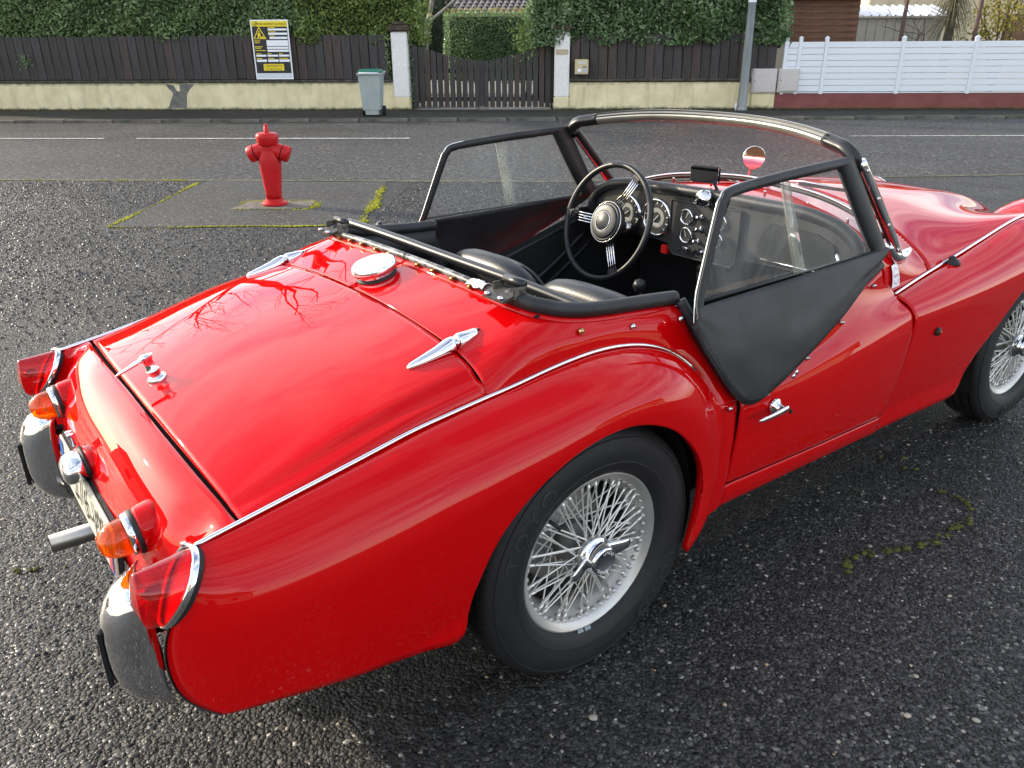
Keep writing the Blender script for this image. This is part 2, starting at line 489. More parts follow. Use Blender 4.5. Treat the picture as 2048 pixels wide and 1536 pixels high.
# painted centre dashes
def dash(name, s0, s1, d0, d1, w_, lab):
    n = 24; V = []; Fc = []
    for i in range(n+1):
        t = i/n; s_ = s0+(s1-s0)*t; d_ = d0+(d1-d0)*t; wob = .006*math.sin(17*t)+.004*math.sin(41*t)
        V += [(s_, d_-w_/2+wob, 0), (s_, d_+w_/2-wob, 0)]
        if i: Fc.append((2*i-2, 2*i, 2*i+1, 2*i-1))
    o = mk(name, V, Fc, M_line); st_obj(o, z=.0045); tag(o, lab, 'road marking'); return o
dash('road_marking', -22, -7.55, 13.5, 13.5, .075, 'worn white road line running off to the left edge of the picture')
dash('road_marking', -7.0, -2.4, 13.5, 13.54, .075, 'worn white road line behind the red hydrant, ending in mid road')
dash('road_marking', 4.8, 16, 13.9, 14.2, .06, 'faint thin white road line in front of the white fence')

# trench repair round the hydrant with mossy seams
pat = [(-3.76, 6.51), (-3.95, 8.98), (-1.87, 8.98), (-1.62, 6.64)]
o = sheet('repair_patch', pat, M_patch, .004); tag(o, kind='structure')
M_conc = noisy('old_concrete', (.07, .065, .05), (.17, .155, .125), 12, .9, 90, .6, .01)
o = sheet('hydrant_base_slab', [(-3.02, 7.32), (-2.30, 7.36), (-2.33, 7.76), (-2.98, 7.74)], M_conc, .008); tag(o, kind='structure')

def moss(name, path, w_, dens, label, h=.007, mat=None):
    """a seam of little moss cushions"""
    P = spl(path, 200) if len(path) > 2 else np.linspace(path[0], path[1], 200)
    L = np.linalg.norm(np.diff(P, axis=0), axis=1).sum(); n = int(L*dens)
    bm = bmesh.new(); V = []; Fc = []
    bmesh.ops.create_icosphere(bm, subdivisions=1, radius=1); base = [tuple(v.co) for v in bm.verts]; bm.verts.index_update()
    bf = [[v.index for v in f.verts] for f in bm.faces]; bm.free()
    pres = .5+.5*np.sin(np.linspace(0, L*2.3, 200)+rng.random()*6)*np.sin(np.linspace(0, L*5.1, 200))
    for k in range(n):
        i = rng.integers(0, 200)
        if rng.random() > .06+.94*pres[i]**1.6: continue
        off = rng.normal(0, w_*(.35+.65*pres[i]), 2); r = rng.uniform(.004, .013)*(.6+.7*pres[i])
        cx, cy = P[i][0]+off[0], P[i][1]+off[1]; b0 = len(V)
        sx, sy, sz = r*rng.uniform(.7, 1.3), r*rng.uniform(.7, 1.3), h*rng.uniform(.4, 1.1)
        V += [(cx+x*sx, cy+y*sy, z*sz) for x, y, z in base]; Fc += [[a+b0 for a in f] for f in bf]
    o = mk(name, V, Fc, mat or M_moss, None, True); st_obj(o, z=.006 if mat is None else .003); tag(o, label, 'moss', kind='stuff'); return o
moss('moss_seam', [(-3.76, 6.51), (-3.3, 6.50), (-2.9, 6.55), (-2.5, 6.585), (-2.2, 6.585), (-1.9, 6.62), (-1.62, 6.64)], .011, 480, 'yellow moss along the front seam of the asphalt repair')
moss('moss_seam', [(-3.76, 6.51), (-3.8, 7.1), (-3.98, 8.85)], .016, 380, 'yellow moss along the slanting left seam of the asphalt repair')
moss('moss_seam', [(-1.62, 6.66), (-1.70, 7.1), (-1.72, 7.6), (-1.80, 8.2), (-1.87, 8.8)], .026, 520, 'thick yellow moss along the right seam of the asphalt repair', .011)
moss('moss_seam', [(-3.0, 7.33), (-2.6, 7.31), (-2.3, 7.36), (-2.28, 7.6), (-2.36, 7.75), (-2.7, 7.78), (-2.98, 7.72), (-3.02, 7.45)], .024, 330, 'yellow moss round the concrete slab under the hydrant')
moss('moss_seam', [(-12, 9.0), (-7, 9.04), (-4.2, 9.05)], .03, 150, 'thin moss along the joint between car park and road')
rf = lambda x, y: ((Vector((x, y, 0))-SO).dot(ST), (Vector((x, y, 0))-SO).dot(SN))
def moss_w(pts, *a, **k): return moss('moss_seam', [rf(*p) for p in pts], *a, **k)

# ---------------------------------------------------------------- garden walls
def render_wall(name, c1, c2, dirt):
    m, nt, b = nmat(name); co = objco(nt)
    n1 = noise(nt, 2.2, 6, .65, co); r1 = ramp(nt, n1.outputs['Fac'], [(.3, c1), (.7, c2)])
    st_ = noise(nt, 3.0, 5, .7, objco(nt, (1.6, 1.6, .25))); r2 = ramp(nt, st_.outputs['Fac'], [(.5, g3(0)), (.72, g3(.6))])
    c = mixc(nt, r2.outputs['Color'], r1.outputs['Color'], dirt)
    sx = N(nt, 'ShaderNodeSeparateXYZ'); nt.links.new(co, sx.inputs[0])
    # grime band along the foot and under the coping, with a ragged edge
    ad = N(nt, 'ShaderNodeMath', operation='MULTIPLY_ADD'); nt.links.new(noise(nt, 5, 6, .7, co).outputs['Fac'], ad.inputs[0]); ad.inputs[1].default_value = .22; nt.links.new(sx.outputs[2], ad.inputs[2])
    rf_ = ramp(nt, ad.outputs[0], [(.12, g3(1)), (.20, g3(0)), (.66, g3(0)), (.74, g3(.8))])
    c = mixc(nt, rf_.outputs['Color'], c, (.05, .05, .028))
    nt.links.new(c, b.inputs['Base Color']); b.inputs['Roughness'].default_value = .9
    bump(nt, b, noise(nt, 70, 5, .7, co).outputs['Fac'], .45, .012); return m
M_cream = render_wall('cream_render', (.60, .52, .31), (.82, .73, .47), (.40, .36, .23))
M_redw = noisy('oxide_red_render', (.17, .055, .048), (.215, .075, .066), 3, .85, 60, .3, .01)
M_bare = noisy('bare_grey_render', (.11, .115, .10), (.19, .19, .17), 8, .9, 60, .5, .01)
M_plank = noisy('dark_stained_plank', (.028, .0245, .023), (.055, .048, .044), 5, .72, 90, .5, .006, co_scale=(3, 3, .35))
M_plank2 = noisy('grey_stained_plank', (.036, .034, .034), (.066, .060, .057), 5, .75, 90, .5, .006, co_scale=(3, 3, .35))
M_plank3 = noisy('brown_stained_plank', (.044, .033, .029), (.080, .060, .052), 5, .75, 90, .5, .006, co_scale=(3, 3, .35))
M_rail = pm('dark_rail', (.018, .018, .017), .8)
M_coping = noisy('mossy_coping', (.03, .032, .02), (.10, .10, .075), 6, .9, 50, .5, .01)

def wall(name, s0, s1, h, mat, label, d=DW, th=.22):
    o = MB().box(((s1-s0)/2, th/2, h/2), (s1-s0, th, h), bev=.012).build(name, mat, auto=40)
    st_obj(o, s0, d, PZ-.02); tag(o, label, 'wall'); return o
wL = wall('garden_wall', -32, -3.72, .62, M_cream, 'long low cream wall under the dark fence, left of the gate')
wR = wall('garden_wall', .27, 4.84, .60, M_cream, 'short low cream wall between right gate pillar and meter boxes')
wX = wall('garden_wall', 4.86, 30, .36, M_redw, 'low oxide-red wall carrying the white fence', DW-.02)
# weathered hole in the render showing grey masonry
pp = [(-9.05, .60), (-8.86, .56), (-8.80, .44), (-8.73, .43), (-8.72, .58), (-8.58, .60), (-8.36, .585), (-8.50, .47), (-8.58, .36), (-8.60, .22), (-8.63, .07), (-9.06, .07), (-9.00, .20), (-8.93, .33), (-8.90, .40), (-9.0, .50)]
o = mk('bare_patch', [(x+32, -.003, z) for x, z in pp], [tuple(range(len(pp)))[::-1]], M_bare, wL)
for nm, pr_, s0, s1 in (('coping', wL, 0, 28.28), ('coping', wR, 0, 4.57)):
    MB().box(((s0+s1)/2, .10, .645), (s1-s0, .26, .05), bev=.012).build(nm, M_coping, pr_, auto=40)

# ---------------------------------------------------------------- plank fences
def plank_geo(w_, h, th=.022, ear=.05):
    prof = [(-w_/2, 0), (w_/2, 0), (w_/2, h-ear), (w_/2-ear*.8, h), (-w_/2+ear*.8, h), (-w_/2, h-ear)]
    V = [(x, 0, z) for x, z in prof]+[(x, th, z) for x, z in prof]
    Fc = [tuple(range(6)), tuple(range(11, 5, -1))]+[(i, i+6, (i+1) % 6+6, (i+1) % 6) for i in range(6)]
    return V, Fc
def plank_fence(s0, s1, z0, z1, label, pitch=.206):
    f = st_empty('plank_fence', s0, DW+.07, 0); tag(f, label, 'fence')
    L = s1-s0
    MB().box((L/2, .045, z0-.01), (L, .05, .075), bev=.006).build('bottom_rail', M_rail, f)
    MB().box((L/2, .045, z1-.25), (L, .04, .07), bev=.006).build('top_rail', M_rail, f)
    V, Fc = plank_geo(pitch-.016, z1-z0, ear=.010); protos = []
    for m in (M_plank, M_plank2, M_plank3):
        me = bpy.data.meshes.new('plank'); me.from_pydata(V, [], Fc); me.materials.append(m); protos.append(me)
    n = int(L/pitch)
    for i in range(n):
        me = protos[int(rng.choice([0, 0, 1, 2]))]
        o = link(bpy.data.objects.new('plank', me), f)
        o.location = ((i+.5)*pitch+rng.normal(0, .002), rng.normal(0, .003), z0+.02+rng.normal(0, .006)); o.rotation_euler = (0, rng.normal(0, .004), 0)
    return f
plank_fence(-16.0, -3.74, .70, 1.62, 'dark plank fence on the long cream wall, left of the gate')
plank_fence(.30, 4.9, .68, 1.60, 'dark plank fence with a letterbox, right of the gate')

# ---------------------------------------------------------------- gate and pillars
M_rough = noisy('rough_white_render', (.70, .69, .66), (.84, .83, .80), 22, .92, 45, .6, .02)
M_cap = noisy('weathered_cap_stone', (.035, .026, .02), (.10, .075, .06), 7, .9, 40, .8, .03)
M_num = pm('dark_number', (.05, .05, .05), .6)
M_tan = noisy('tan_plate', (.42, .33, .22), (.52, .42, .30), 9, .7, 50, .2, .004)
def pillar(s0, s1, label):
    f = st_empty('gate_pillar', (s0+s1)/2, DW-.06, PZ-.02); tag(f, label, 'pillar', 'gate pillars')
    w_ = s1-s0
    bm = bmesh.new(); 
    o = MB().box((0, w_/2, .98), (w_, w_, 1.38), bev=.02).build('shaft', M_rough, f, auto=50)
    MB().box((0, w_/2, .145), (w_+.012, w_+.012, .29), bev=.015).build('plinth', M_cream, f, auto=50)
    mb = MB().box((0, w_/2, 1.735), (w_+.11, w_+.11, .13), bev=.03); mb.box((0, w_/2, 1.83), (w_*.85, w_*.85, .1), bev=.04)
    mb.build('cap', M_cap, f, auto=50); return f
pl = pillar(-3.72, -3.36, 'white rough-rendered gate pillar beside the grey wheelie bin')
pr = pillar(-.07, .27, 'white rough-rendered gate pillar with house number, right of the gate')
V, Fc = text_geo('4', .17, depth=.002); mk('number', [(x, -.006-z, y+1.50) for x, y, z in V], Fc, M_num, pr)
MB().box((0.0, -.004, 1.235), (.27, .012, .11), bev=.003).build('name_plate', M_tan, pr)
gate = st_empty('wooden_gate', -1.72, DW+.12, PZ); tag(gate, 'dark two-leaf wooden gate with a dipping top between the pillars', 'gate')
for sgn in (-1, 1):
    leaf = empty('gate_leaf', (0, 0, 0), 0, gate)
    n = 11; x0, x1 = .03, 1.58
    MB().box((sgn*(x0+x1)/2, .035, .22), (x1-x0, .035, .09), bev=.005).build('rail', M_rail, leaf)
    MB().box((sgn*(x0+x1)/2, .035, .83), (x1-x0, .035, .09), bev=.005).build('rail', M_rail, leaf)
    for i in range(n):
        t = (i+.5)/n; x = sgn*(x0+(x1-x0)*t); h = .985+.36*(t**1.35)
        w_ = .112
        V = []; hh = [h, h]; dz = .036
        hl, hr = (h-dz/2, h+dz/2) if sgn > 0 else (h+dz/2, h-dz/2)
        V = [(-w_/2, 0, 0), (w_/2, 0, 0), (w_/2, 0, hr), (-w_/2, 0, hl), (-w_/2, .022, 0), (w_/2, .022, 0), (w_/2, .022, hr), (-w_/2, .022, hl)]
        o = mk('plank', V, [(0, 1, 2, 3), (7, 6, 5, 4), (0, 4, 5, 1), (1, 5, 6, 2), (2, 6, 7, 3), (3, 7, 4, 0)], (M_plank, M_plank2, M_plank3)[int(rng.integers(0, 3))], leaf)
        o.location = (x, 0, .045)
    MB().box((sgn*1.6, .03, .72), (.05, .05, 1.42), bev=.006).build('hinge_post', M_rail, leaf)
MB().box((0, -.014, .55), (.09, .02, 1.02), bev=.004).build('closing_strip', M_plank, gate)
MB().lathe([(.0, .10), (.06, .09), (.12, .05), (.15, 0)], 16, (0, -.1, -.02)).build('gate_stop', M_kerb, gate, True)
M_thr = noisy('pale_threshold', (.20, .195, .18), (.32, .31, .29), 6, .9, 40, .3, .01)
o = MB().box((-1.72, DW+.55, PZ+.003), (3.2, 1.0, .01)).build('driveway_threshold', M_thr); st_obj(o); tag(o, kind='structure')
o = sheet('garden_ground', [(-30, DW+.2), (30, DW+.2), (30, DW+40), (-30, DW+40)], noisy('garden_soil', (.12, .11, .08), (.2, .19, .15), 1.2, .95, 20, .5, .03), PZ-.015); tag(o, kind='structure')

# ---------------------------------------------------------------- hedges
def leaves(n, size, pos, nrm, spread=.9, asp=.42):
    """folded laurel leaves: pos (n,3), nrm (n,3) general facing"""
    a = nrm+rng.normal(0, spread, (n, 3)); a /= np.linalg.norm(a, axis=1)[:, None]
    t = rng.normal(0, 1, (n, 3)); t[:, 2] += .5; t -= a*(t*a).sum(1)[:, None]; t /= np.linalg.norm(t, axis=1)[:, None]
    b = np.cross(a, t); L = size*rng.uniform(.65, 1.25, (n, 1)); Wd = L*asp
    base = pos-t*L*.5; tip = pos+t*L*.5-a*L*.12; l = pos+b*Wd*.5+a*L*.06; r = pos-b*Wd*.5+a*L*.06
    V = np.stack([base, l, tip, r], 1).reshape(-1, 3)
    Fq = np.arange(4*n).reshape(n, 4)
    return V, Fq
def hedge(name, s0, s1, d0, d1, z0, z1, n, size, mat, core, label, bulge=.22, holes=.18, top_rag=.2, grp=None, cat='hedge'):
    o = st_empty(name, (s0+s1)/2, (d0+d1)/2, PZ); tag(o, label, cat, grp)
    hs, hd = (s1-s0)/2, (d1-d0)/2
    # lumpy face: offset by sums of sines
    k = rng.uniform(.8, 4.5, (10, 2)); ph = rng.uniform(0, 6.28, (10, 2)); am = rng.uniform(.3, 1, 10)
    def lump(u, v): 
        r = 0
        for i in range(10): r = r+am[i]*np.sin(k[i, 0]*u+ph[i, 0])*np.sin(k[i, 1]*v*1.4+ph[i, 1])
        return r/3.0
    fr = int(n*.62); tp = int(n*.16); sd = n-fr-tp
    u = rng.uniform(-hs, hs, fr); v = rng.uniform(z0, z1, fr); dep = rng.exponential(.045, fr)
    bl = lump(u, v); y = -hd-bulge*bl+dep
    keep = (lump(u*2.3+3, v*2.3) > -1.2+holes) | (dep > .12)
    edge_low = z0+.10*np.abs(lump(u*1.7, u*0+1.0))*2; keep &= v > edge_low
    P1 = np.stack([u, y, v], 1)[keep]; N1 = np.tile([0, -.75, .75], (len(P1), 1))
    u = rng.uniform(-hs, hs, tp); yy = rng.uniform(-hd, hd, tp); P2 = np.stack([u, yy, z1+top_rag*lump(u, yy)-rng.exponential(.06, tp)], 1); N2 = np.tile([0, -.2, 1.0], (tp, 1))
    sg = rng.choice([-1, 1], sd); yy = rng.uniform(-hd, hd, sd); v = rng.uniform(z0, z1, sd)
    P3 = np.stack([sg*(hs+.15*lump(yy*3, v)-rng.exponential(.06, sd)), yy, v], 1); N3 = np.stack([sg, sg*0-.3, sg*0+.3], 1).astype(float)
    P = np.concatenate([P1, P2, P3]); Nn = np.concatenate([N1, N2, N3])
    V, Fq = leaves(len(P), size, P, Nn)
    f = fast_mesh('foliage', V, Fq, mat, o); tag(f, kind='stuff')
    # plain dark core box, added to block light through the leaves
    MB().box((0, .06, (z0+z1)/2), (2*hs-.3, max(.1, 2*hd-.35), z1-z0-.2), bev=.1).build('light_block', core, o)
    if z0 > 1: MB().box((0, .25, z0/2+.1), (2*hs-.2, max(.1, 2*hd-.7), z0), bev=.1).build('light_block', core, o)  # dark box added behind the fence, keeps light out of the plank gaps
    for i in range(max(2, int(hs*1.2))):
        x = rng.uniform(-hs*.95, hs*.95)
        MB().tube([(x, 0, 0), (x+.05, .05, z0*.5), (x+rng.normal(0, .1), 0, z1*.8)], [.04, .035, .02], 6).build('trunk', M_bark, o)
    return o
M_bark = noisy('bark', (.045, .035, .026), (.12, .095, .075), 8, .9, 40, .8, .02)
M_core = noisy('hedge_light_block', (.02, .035, .015), (.05, .075, .032), 9, .95, 0, 0)
M_laurel = leafmat('laurel_leaf', (.10, .17, .062), (.225, .34, .13), (.40, .50, .27), .44, .40)
M_laurel2 = leafmat('laurel_leaf_pale', (.10, .16, .03), (.21, .30, .075), (.40, .46, .14), .4, .42)
M_laurel3 = leafmat('laurel_leaf_dark', (.078, .145, .055), (.175, .29, .115), (.36, .47, .26), .42, .34)
hedge('laurel_hedge', -17, -5.6, DW+.15, DW+1.7, 1.42, 3.4, 30000, .105, M_laurel, M_core, 'tall laurel hedge above the fence behind the yellow building-site sign')
hedge('laurel_hedge', -5.9, -3.05, DW+.12, DW+1.6, 1.38, 3.2, 9000, .10, M_laurel2, M_core, 'paler yellow-green hedge over the left gate pillar')
hedge('laurel_hedge', -.62, 5.02, DW-.02, DW+1.5, 1.32, 3.3, 18000, .115, M_laurel3, M_core, 'glossy dark laurel hedge above the fence right of the gate')
hedge('privet_hedge', -3.1, -.3, 23.4, 24.6, .35, 2.18, 11000, .06, M_laurel3, M_core, 'clipped dark green hedge seen over the gate', bulge=.08, holes=0, top_rag=.08)
hedge('privet_hedge', -5.6, -3.15, 25.5, 27.0, .3, 2.9, 5000, .09, leafmat('conifer_dark', (.006, .012, .008), (.014, .026, .014), (.03, .05, .03), .1, .6), M_core, 'very dark shrub mass behind the left half of the gate')
M_young = leafmat('young_leaf', (.16, .17, .03), (.30, .29, .05), (.42, .37, .10), .45, .5)
P = np.stack([rng.uniform(-1.4, 1.4, 900), rng.uniform(-.45, .45, 900), rng.uniform(0, .16, 900)**1.0], 1)
V, Fq = leaves(900, .06, P, np.tile([0, -.4, 1.0], (900, 1)))
tw = fast_mesh('young_shoots', V, Fq, M_young); st_obj(tw, -1.7, 24.0, PZ+2.14); tag(tw, 'sunlit yellow young shoots along the top of the clipped hedge', 'shoots', kind='stuff')
# leaves spilling beside pillars and between fence and posts
def sprig(s, d, z, n, r, size, mat, label):
    P = rng.normal(0, 1, (n, 3))*np.array(r); V, Fq = leaves(n, size, P, np.tile([0, -1.0, .3], (n, 1)))
    o = fast_mesh('ivy_sprig', V, Fq, mat); st_obj(o, s, d, z); tag(o, label, 'ivy', kind='stuff'); return o
sprig(-3.80, DW-.06, 1.05, 90, (.035, .03, .22), .06, M_laurel, 'ivy hanging between the fence and the left gate pillar')
sprig(-3.30, DW+.05, .85, 160, (.03, .05, .40), .05, M_laurel3, 'ivy climbing between the left pillar and the gate')
sprig(-.70, DW+.25, 1.55, 420, (.17, .15, .22), .09, M_laurel2, 'loose laurel twigs leaning over the right end of the gate')
sprig(-12.3, DW+.02, 1.15, 60, (.10, .02, .08), .07, M_laurel, 'ivy poking through the fence near the left edge')
sprig(-6.72, DW-.02, 1.98, 40, (.07, .04, .05), .08, M_laurel, 'hedge leaves hanging over the top left of the site sign')
# moss and grass along the wall foot
V = []; 
n = 5200; P = np.stack([rng.uniform(-16, 12, n), DW-.04-np.abs(rng.normal(0, .10, n)), rng.uniform(0, .03, n)], 1)
P = P[(P[:, 0] < -3.2) | (P[:, 0] > 0)]
V, Fq = leaves(len(P), .07, P, np.tile([0, -.7, .7], (len(P), 1)), asp=.2)
gv = fast_mesh('verge_grass', V, Fq, leafmat('verge_leaf', (.03, .04, .008), (.065, .075, .015), (.11, .10, .03), .2, .7)); st_obj(gv, z=PZ); tag(gv, 'mossy grass growing along the foot of the garden walls', 'grass', kind='stuff')

# ---------------------------------------------------------------- things on the wall
M_wplastic = pm('white_plastic', (.74, .76, .78), .45); M_black = pm('sign_black', (.02, .02, .022), .5)
M_yel = pm('sign_yellow', (.80, .62, .02), .5); M_white = pm('sign_white', (.80, .82, .84), .5); M_pgrey = pm('sign_pale_grey', (.60, .64, .68), .5)
sg = st_empty('site_sign', -6.44, DW-.045, .72); tag(sg, 'black and yellow building-site sign with white border, tied to the fence', 'sign')
SW, SH = .86, 1.24
MB().box((0, 0, SH/2), (SW, .012, SH), bev=.002).build('board', M_white, sg)
def plate(name, x0, x1, z0, z1, mat, y=-.008, parent=sg):
    return mk(name, [(x0, y, z0), (x1, y, z0), (x1, y, z1), (x0, y, z1)], [(0, 1, 2, 3)], mat, parent)
plate('black_field', -.40, .40, .13, 1.10, M_black)
plate('title_band', -.41, .41, 1.10, 1.215, M_yel)
def txt(s, size, x, z, mat, parent=sg, y=-.012, name='letter', al='CENTER', sx=1.0):
    V, Fc = text_geo(s, size, al); par = list(range(len(V)))
    def find(i):
        while par[i] != i: par[i] = par[par[i]]; i = par[i]
        return i
    for f in Fc:
        for k in f[1:]: par[find(k)] = find(f[0])
    comps = {}
    for f in Fc: comps.setdefault(find(f[0]), []).append(f)
    for fs in comps.values():
        ids = sorted({k for f in fs for k in f}); mp_ = {k: i for i, k in enumerate(ids)}
        mk(name, [(V[k][0]*sx+x, y, V[k][1]+z) for k in ids], [tuple(mp_[k] for k in f) for f in fs], mat, parent)
txt('CHANTIER INTERDIT AU PUBLIC', .062, 0, 1.15, M_black, sx=.86)
for (x0, x1, z0, z1) in ((-.04, .39, 1.02, 1.06), (-.04, .39, .93, .975), (-.02, .39, .845, .89), (-.10, .39, .70, .82), (-.10, .39, .64, .685), (-.10, .39, .58, .625), (-.37, -.14, .48, .52), (-.11, .13, .48, .52), (.15, .39, .48, .52), (-.37, -.14, .37, .42), (-.11, .13, .37, .42), (.15, .39, .37, .42)):
    plate('form_field', x0, x1, z0, z1, M_white, -.0095)
for (x0, x1, z) in ((-.04, .12, 1.072), (-.04, .14, .985), (-.02, .10, .90), (-.38, -.24, .80), (-.38, -.26, .765), (-.38, -.2, .68), (-.38, -.24, .65), (-.38, -.14, .60), (-.37, -.25, .535), (-.11, -.02, .535), (.15, .24, .535), (-.37, -.24, .435), (-.11, .04, .435), (.15, .36, .435)):
    plate('caption_line', x0, x1, z, z+.014, M_yel, -.0095)
tri = lambda name, x, z, r, m, y: mk(name, [(x-r, y, z), (x+r, y, z), (x, y, z+r*1.75)], [(0, 1, 2)], m, sg)
tri('warning_triangle', -.24, .845, .148, M_yel, -.0095); tri('triangle_field', -.24, .858, .118, M_black, -.011)
mk('worker_symbol', [(x-.24, -.0125, z+.865) for x, z in ((-.06, 0), (-.03, 0), (-.005, .05), (.0, 0), (.025, 0), (.02, .07), (.015, .105), (-.02, .115), (-.05, .08), (-.035, .06))], [tuple(range(10))], M_yel, sg)
mk('worker_symbol', [(-.24+.017*math.cos(a)-.0, -.0125, .865+.132+.017*math.sin(a)) for a in np.linspace(0, 6.283, 12, endpoint=False)], [tuple(range(12))], M_yel, sg)
mk('heap_symbol', [(x-.24, -.0125, z+.862) for x, z in ((.02, 0), (.115, 0), (.08, .035), (.055, .045))], [(0, 1, 2, 3)], M_yel, sg)
plate('shop_panel', -.23, .24, .185, .325, M_yel, -.0095)
txt("L'ENTREPÔT", .078, .005, .278, M_black, y=-.0115, sx=.95); txt('DU BRICOLAGE', .052, .005, .214, M_black, y=-.0115)
plate('footer', -.40, .40, .035, .125, M_pgrey, -.0095)

M_box = pm('letterbox_cream', (.55, .47, .29), .45); M_slot = pm('slot_grey', (.55, .58, .55), .4)
lb = st_empty('letterbox', .54, DW-.06, .80); tag(lb, 'cream metal letterbox on the dark fence right of the gate', 'letterbox')
MB().box((0, .05, .155), (.30, .22, .31), bev=.01).build('body', M_box, lb, auto=40)
MB().box((.015, -.066, .155), (.25, .015, .28), bev=.006).build('door', M_box, lb, auto=40)
MB().box((.0, -.077, .235), (.18, .01, .04), bev=.003).build('flap', M_slot, lb)
plate('name_strip', .02, .11, .145, .165, M_black, -.0765, lb); plate('sticker', -.09, -.01, .055, .115, M_white, -.0765, lb); plate('sticker', .03, .10, .065, .13, pm('blue_sticker', (.35, .47, .62), .5), -.0765, lb)

M_meter = noisy('meter_box_plastic', (.50, .46, .43), (.58, .55, .52), 2, .6, 30, .1, .004)
for s0, s1, z0, z1, lab in ((4.31, 4.85, .40, .90, 'plain beige meter box against the end of the dark fence'), (4.88, 5.33, .42, .90, 'stained beige meter box at the corner of the white fence')):
    b_ = st_empty('meter_box', (s0+s1)/2, DW-.10, z0); tag(b_, lab, 'meter box', 'meter boxes')
    w_, h_ = s1-s0, z1-z0
    MB().box((0, .12, h_/2), (w_, .24, h_), bev=.012).build('case', M_meter, b_, auto=40)
    MB().box((.012, -.006, h_/2), (w_-.06, .014, h_-.05), bev=.004).build('door', M_meter, b_, auto=40)
    MB().lathe([(.012, -.004), (.012, .004)], 10, (-w_/2+.06, -.014, h_/2), 'Y').build('lock', M_black, b_)
mp = st_empty('meter_plinth', 4.6, DW-.05, PZ); tag(mp, 'cream rendered plinth under the meter box next to the pole', 'plinth')
MB().box((0, .1, .175), (.52, .2, .35), bev=.015).build('block', M_cream, mp, auto=40)

# street pole
M_pole = noisy('galvanised_pole', (.16, .185, .19), (.30, .33, .33), 2, .55, 40, .1, .004, co_scale=(2, 2, .3), metal=.3)
po = st_empty('street_pole', 4.12, DW-.22, PZ-.01); tag(po, 'tapered grey street pole standing in front of the fence', 'pole')
MB().lathe([(.105, 0), (.10, .3), (.088, 1.4), (.08, 2.4), (.055, 7.5), (0, 7.5)], 18).build('shaft', M_pole, po, auto=40)
MB().lathe([(.125, 0), (.125, .04), (.105, .06)], 18).build('base_flange', M_pole, po, auto=40)
MB().lathe([(.083, 2.18), (.086, 2.18), (.086, 2.24), (.082, 2.24)], 18).build('clamp_band', M_wplastic, po)
MB().tube([(-.14, -.02, 0), (-.14, -.02, .12), (-.13, 0, .16)], .018, 8).build('earth_pipe', M_wplastic, po, True)

# white fence
M_pvc = pm('white_pvc', (.70, .74, .78), .32)
wf = st_empty('white_slat_fence', 0, DW+.03, 0); tag(wf, 'white plastic fence of horizontal slats on the red wall', 'fence')
posts = [5.0, 5.30, 5.86, 7.50, 9.04, 10.6, 12.2, 13.8, 15.4, 17.0]
for i, s_ in enumerate(posts):
    p_ = empty('post', (s_, -.03, .37), 0, wf)
    MB().box((0, 0, .575), (.075, .075, 1.15), bev=.006).build('shaft', M_pvc, p_, auto=40)
    mk('cap', [(-.042, -.042, 1.15), (.042, -.042, 1.15), (.042, .042, 1.15), (-.042, .042, 1.15), (0, 0, 1.19), (-.042, -.042, 1.135), (.042, -.042, 1.135), (.042, .042, 1.135), (-.042, .042, 1.135)], [(0, 1, 4), (1, 2, 4), (2, 3, 4), (3, 0, 4), (5, 6, 1, 0), (6, 7, 2, 1), (7, 8, 3, 2), (8, 5, 0, 3)], M_pvc, p_)
    if i < len(posts)-1:
        L = posts[i+1]-s_
        me = None
        for k_ in range(8):
            if me is None:
                o = MB().box((0, 0, 0), (L-.07, .028, .121), bev=.007).build('slat', M_pvc, wf, auto=40); me = o.data
            else: o = link(bpy.data.objects.new('slat', me), wf)
            o.location = (s_+L/2, -.03, .42+.128*k_+.064)
MB().box((11, -.03, .40), (12.1, .05, .02)).build('base_rail', M_pvc, wf)

# ---------------------------------------------------------------- wheelie bin
M_bin = noisy('bin_grey_plastic', (.30, .355, .345), (.35, .40, .385), 4, .5, 60, .1, .003); M_lid = pm('bin_lid_green', (.018, .15, .10), .45); M_tyr = pm('bin_rubber', (.012, .012, .013), .7)
bn = st_empty('wheelie_bin', -3.86, 17.55, PZ, R_(2)); tag(bn, 'grey wheelie bin with a green lid on the pavement', 'bin')
def taper(w0, d0, w1, d1, z0, z1):
    V = [(-w0/2, -d0/2, z0), (w0/2, -d0/2, z0), (w0/2, d0/2, z0), (-w0/2, d0/2, z0), (-w1/2, -d1/2, z1), (w1/2, -d1/2, z1), (w1/2, d1/2, z1), (-w1/2, d1/2, z1)]
    return V, [(3, 2, 1, 0), (4, 5, 6, 7), (0, 1, 5, 4), (1, 2, 6, 5), (2, 3, 7, 6), (3, 0, 4, 7)]
def bev_obj(name, geo, mat, parent, b=.012):
    o = mk(name, *geo, mat, parent); md = o.modifiers.new('bevel', 'BEVEL'); md.width = b; md.segments = 2; return o
bev_obj('body', taper(.36, .40, .46, .50, .12, .82), M_bin, bn)
bev_obj('foot', taper(.26, .36, .27, .38, .03, .13), M_bin, bn, .006)
bev_obj('rim', taper(.49, .54, .50, .55, .80, .85), M_bin, bn, .01)
bev_obj('lid', taper(.46, .54, .40, .46, .852, .92), M_lid, bn, .02)
MB().tube([(-.2, -.285, .845), (.2, -.285, .845)], .016, 8).build('front_grip', M_wplastic, bn, True)
for sx_ in (-1, 1): MB().tube([(sx_*.17, .27, .86), (sx_*.26, .30, .86)], .02, 8).build('handle', M_bin, bn, True)
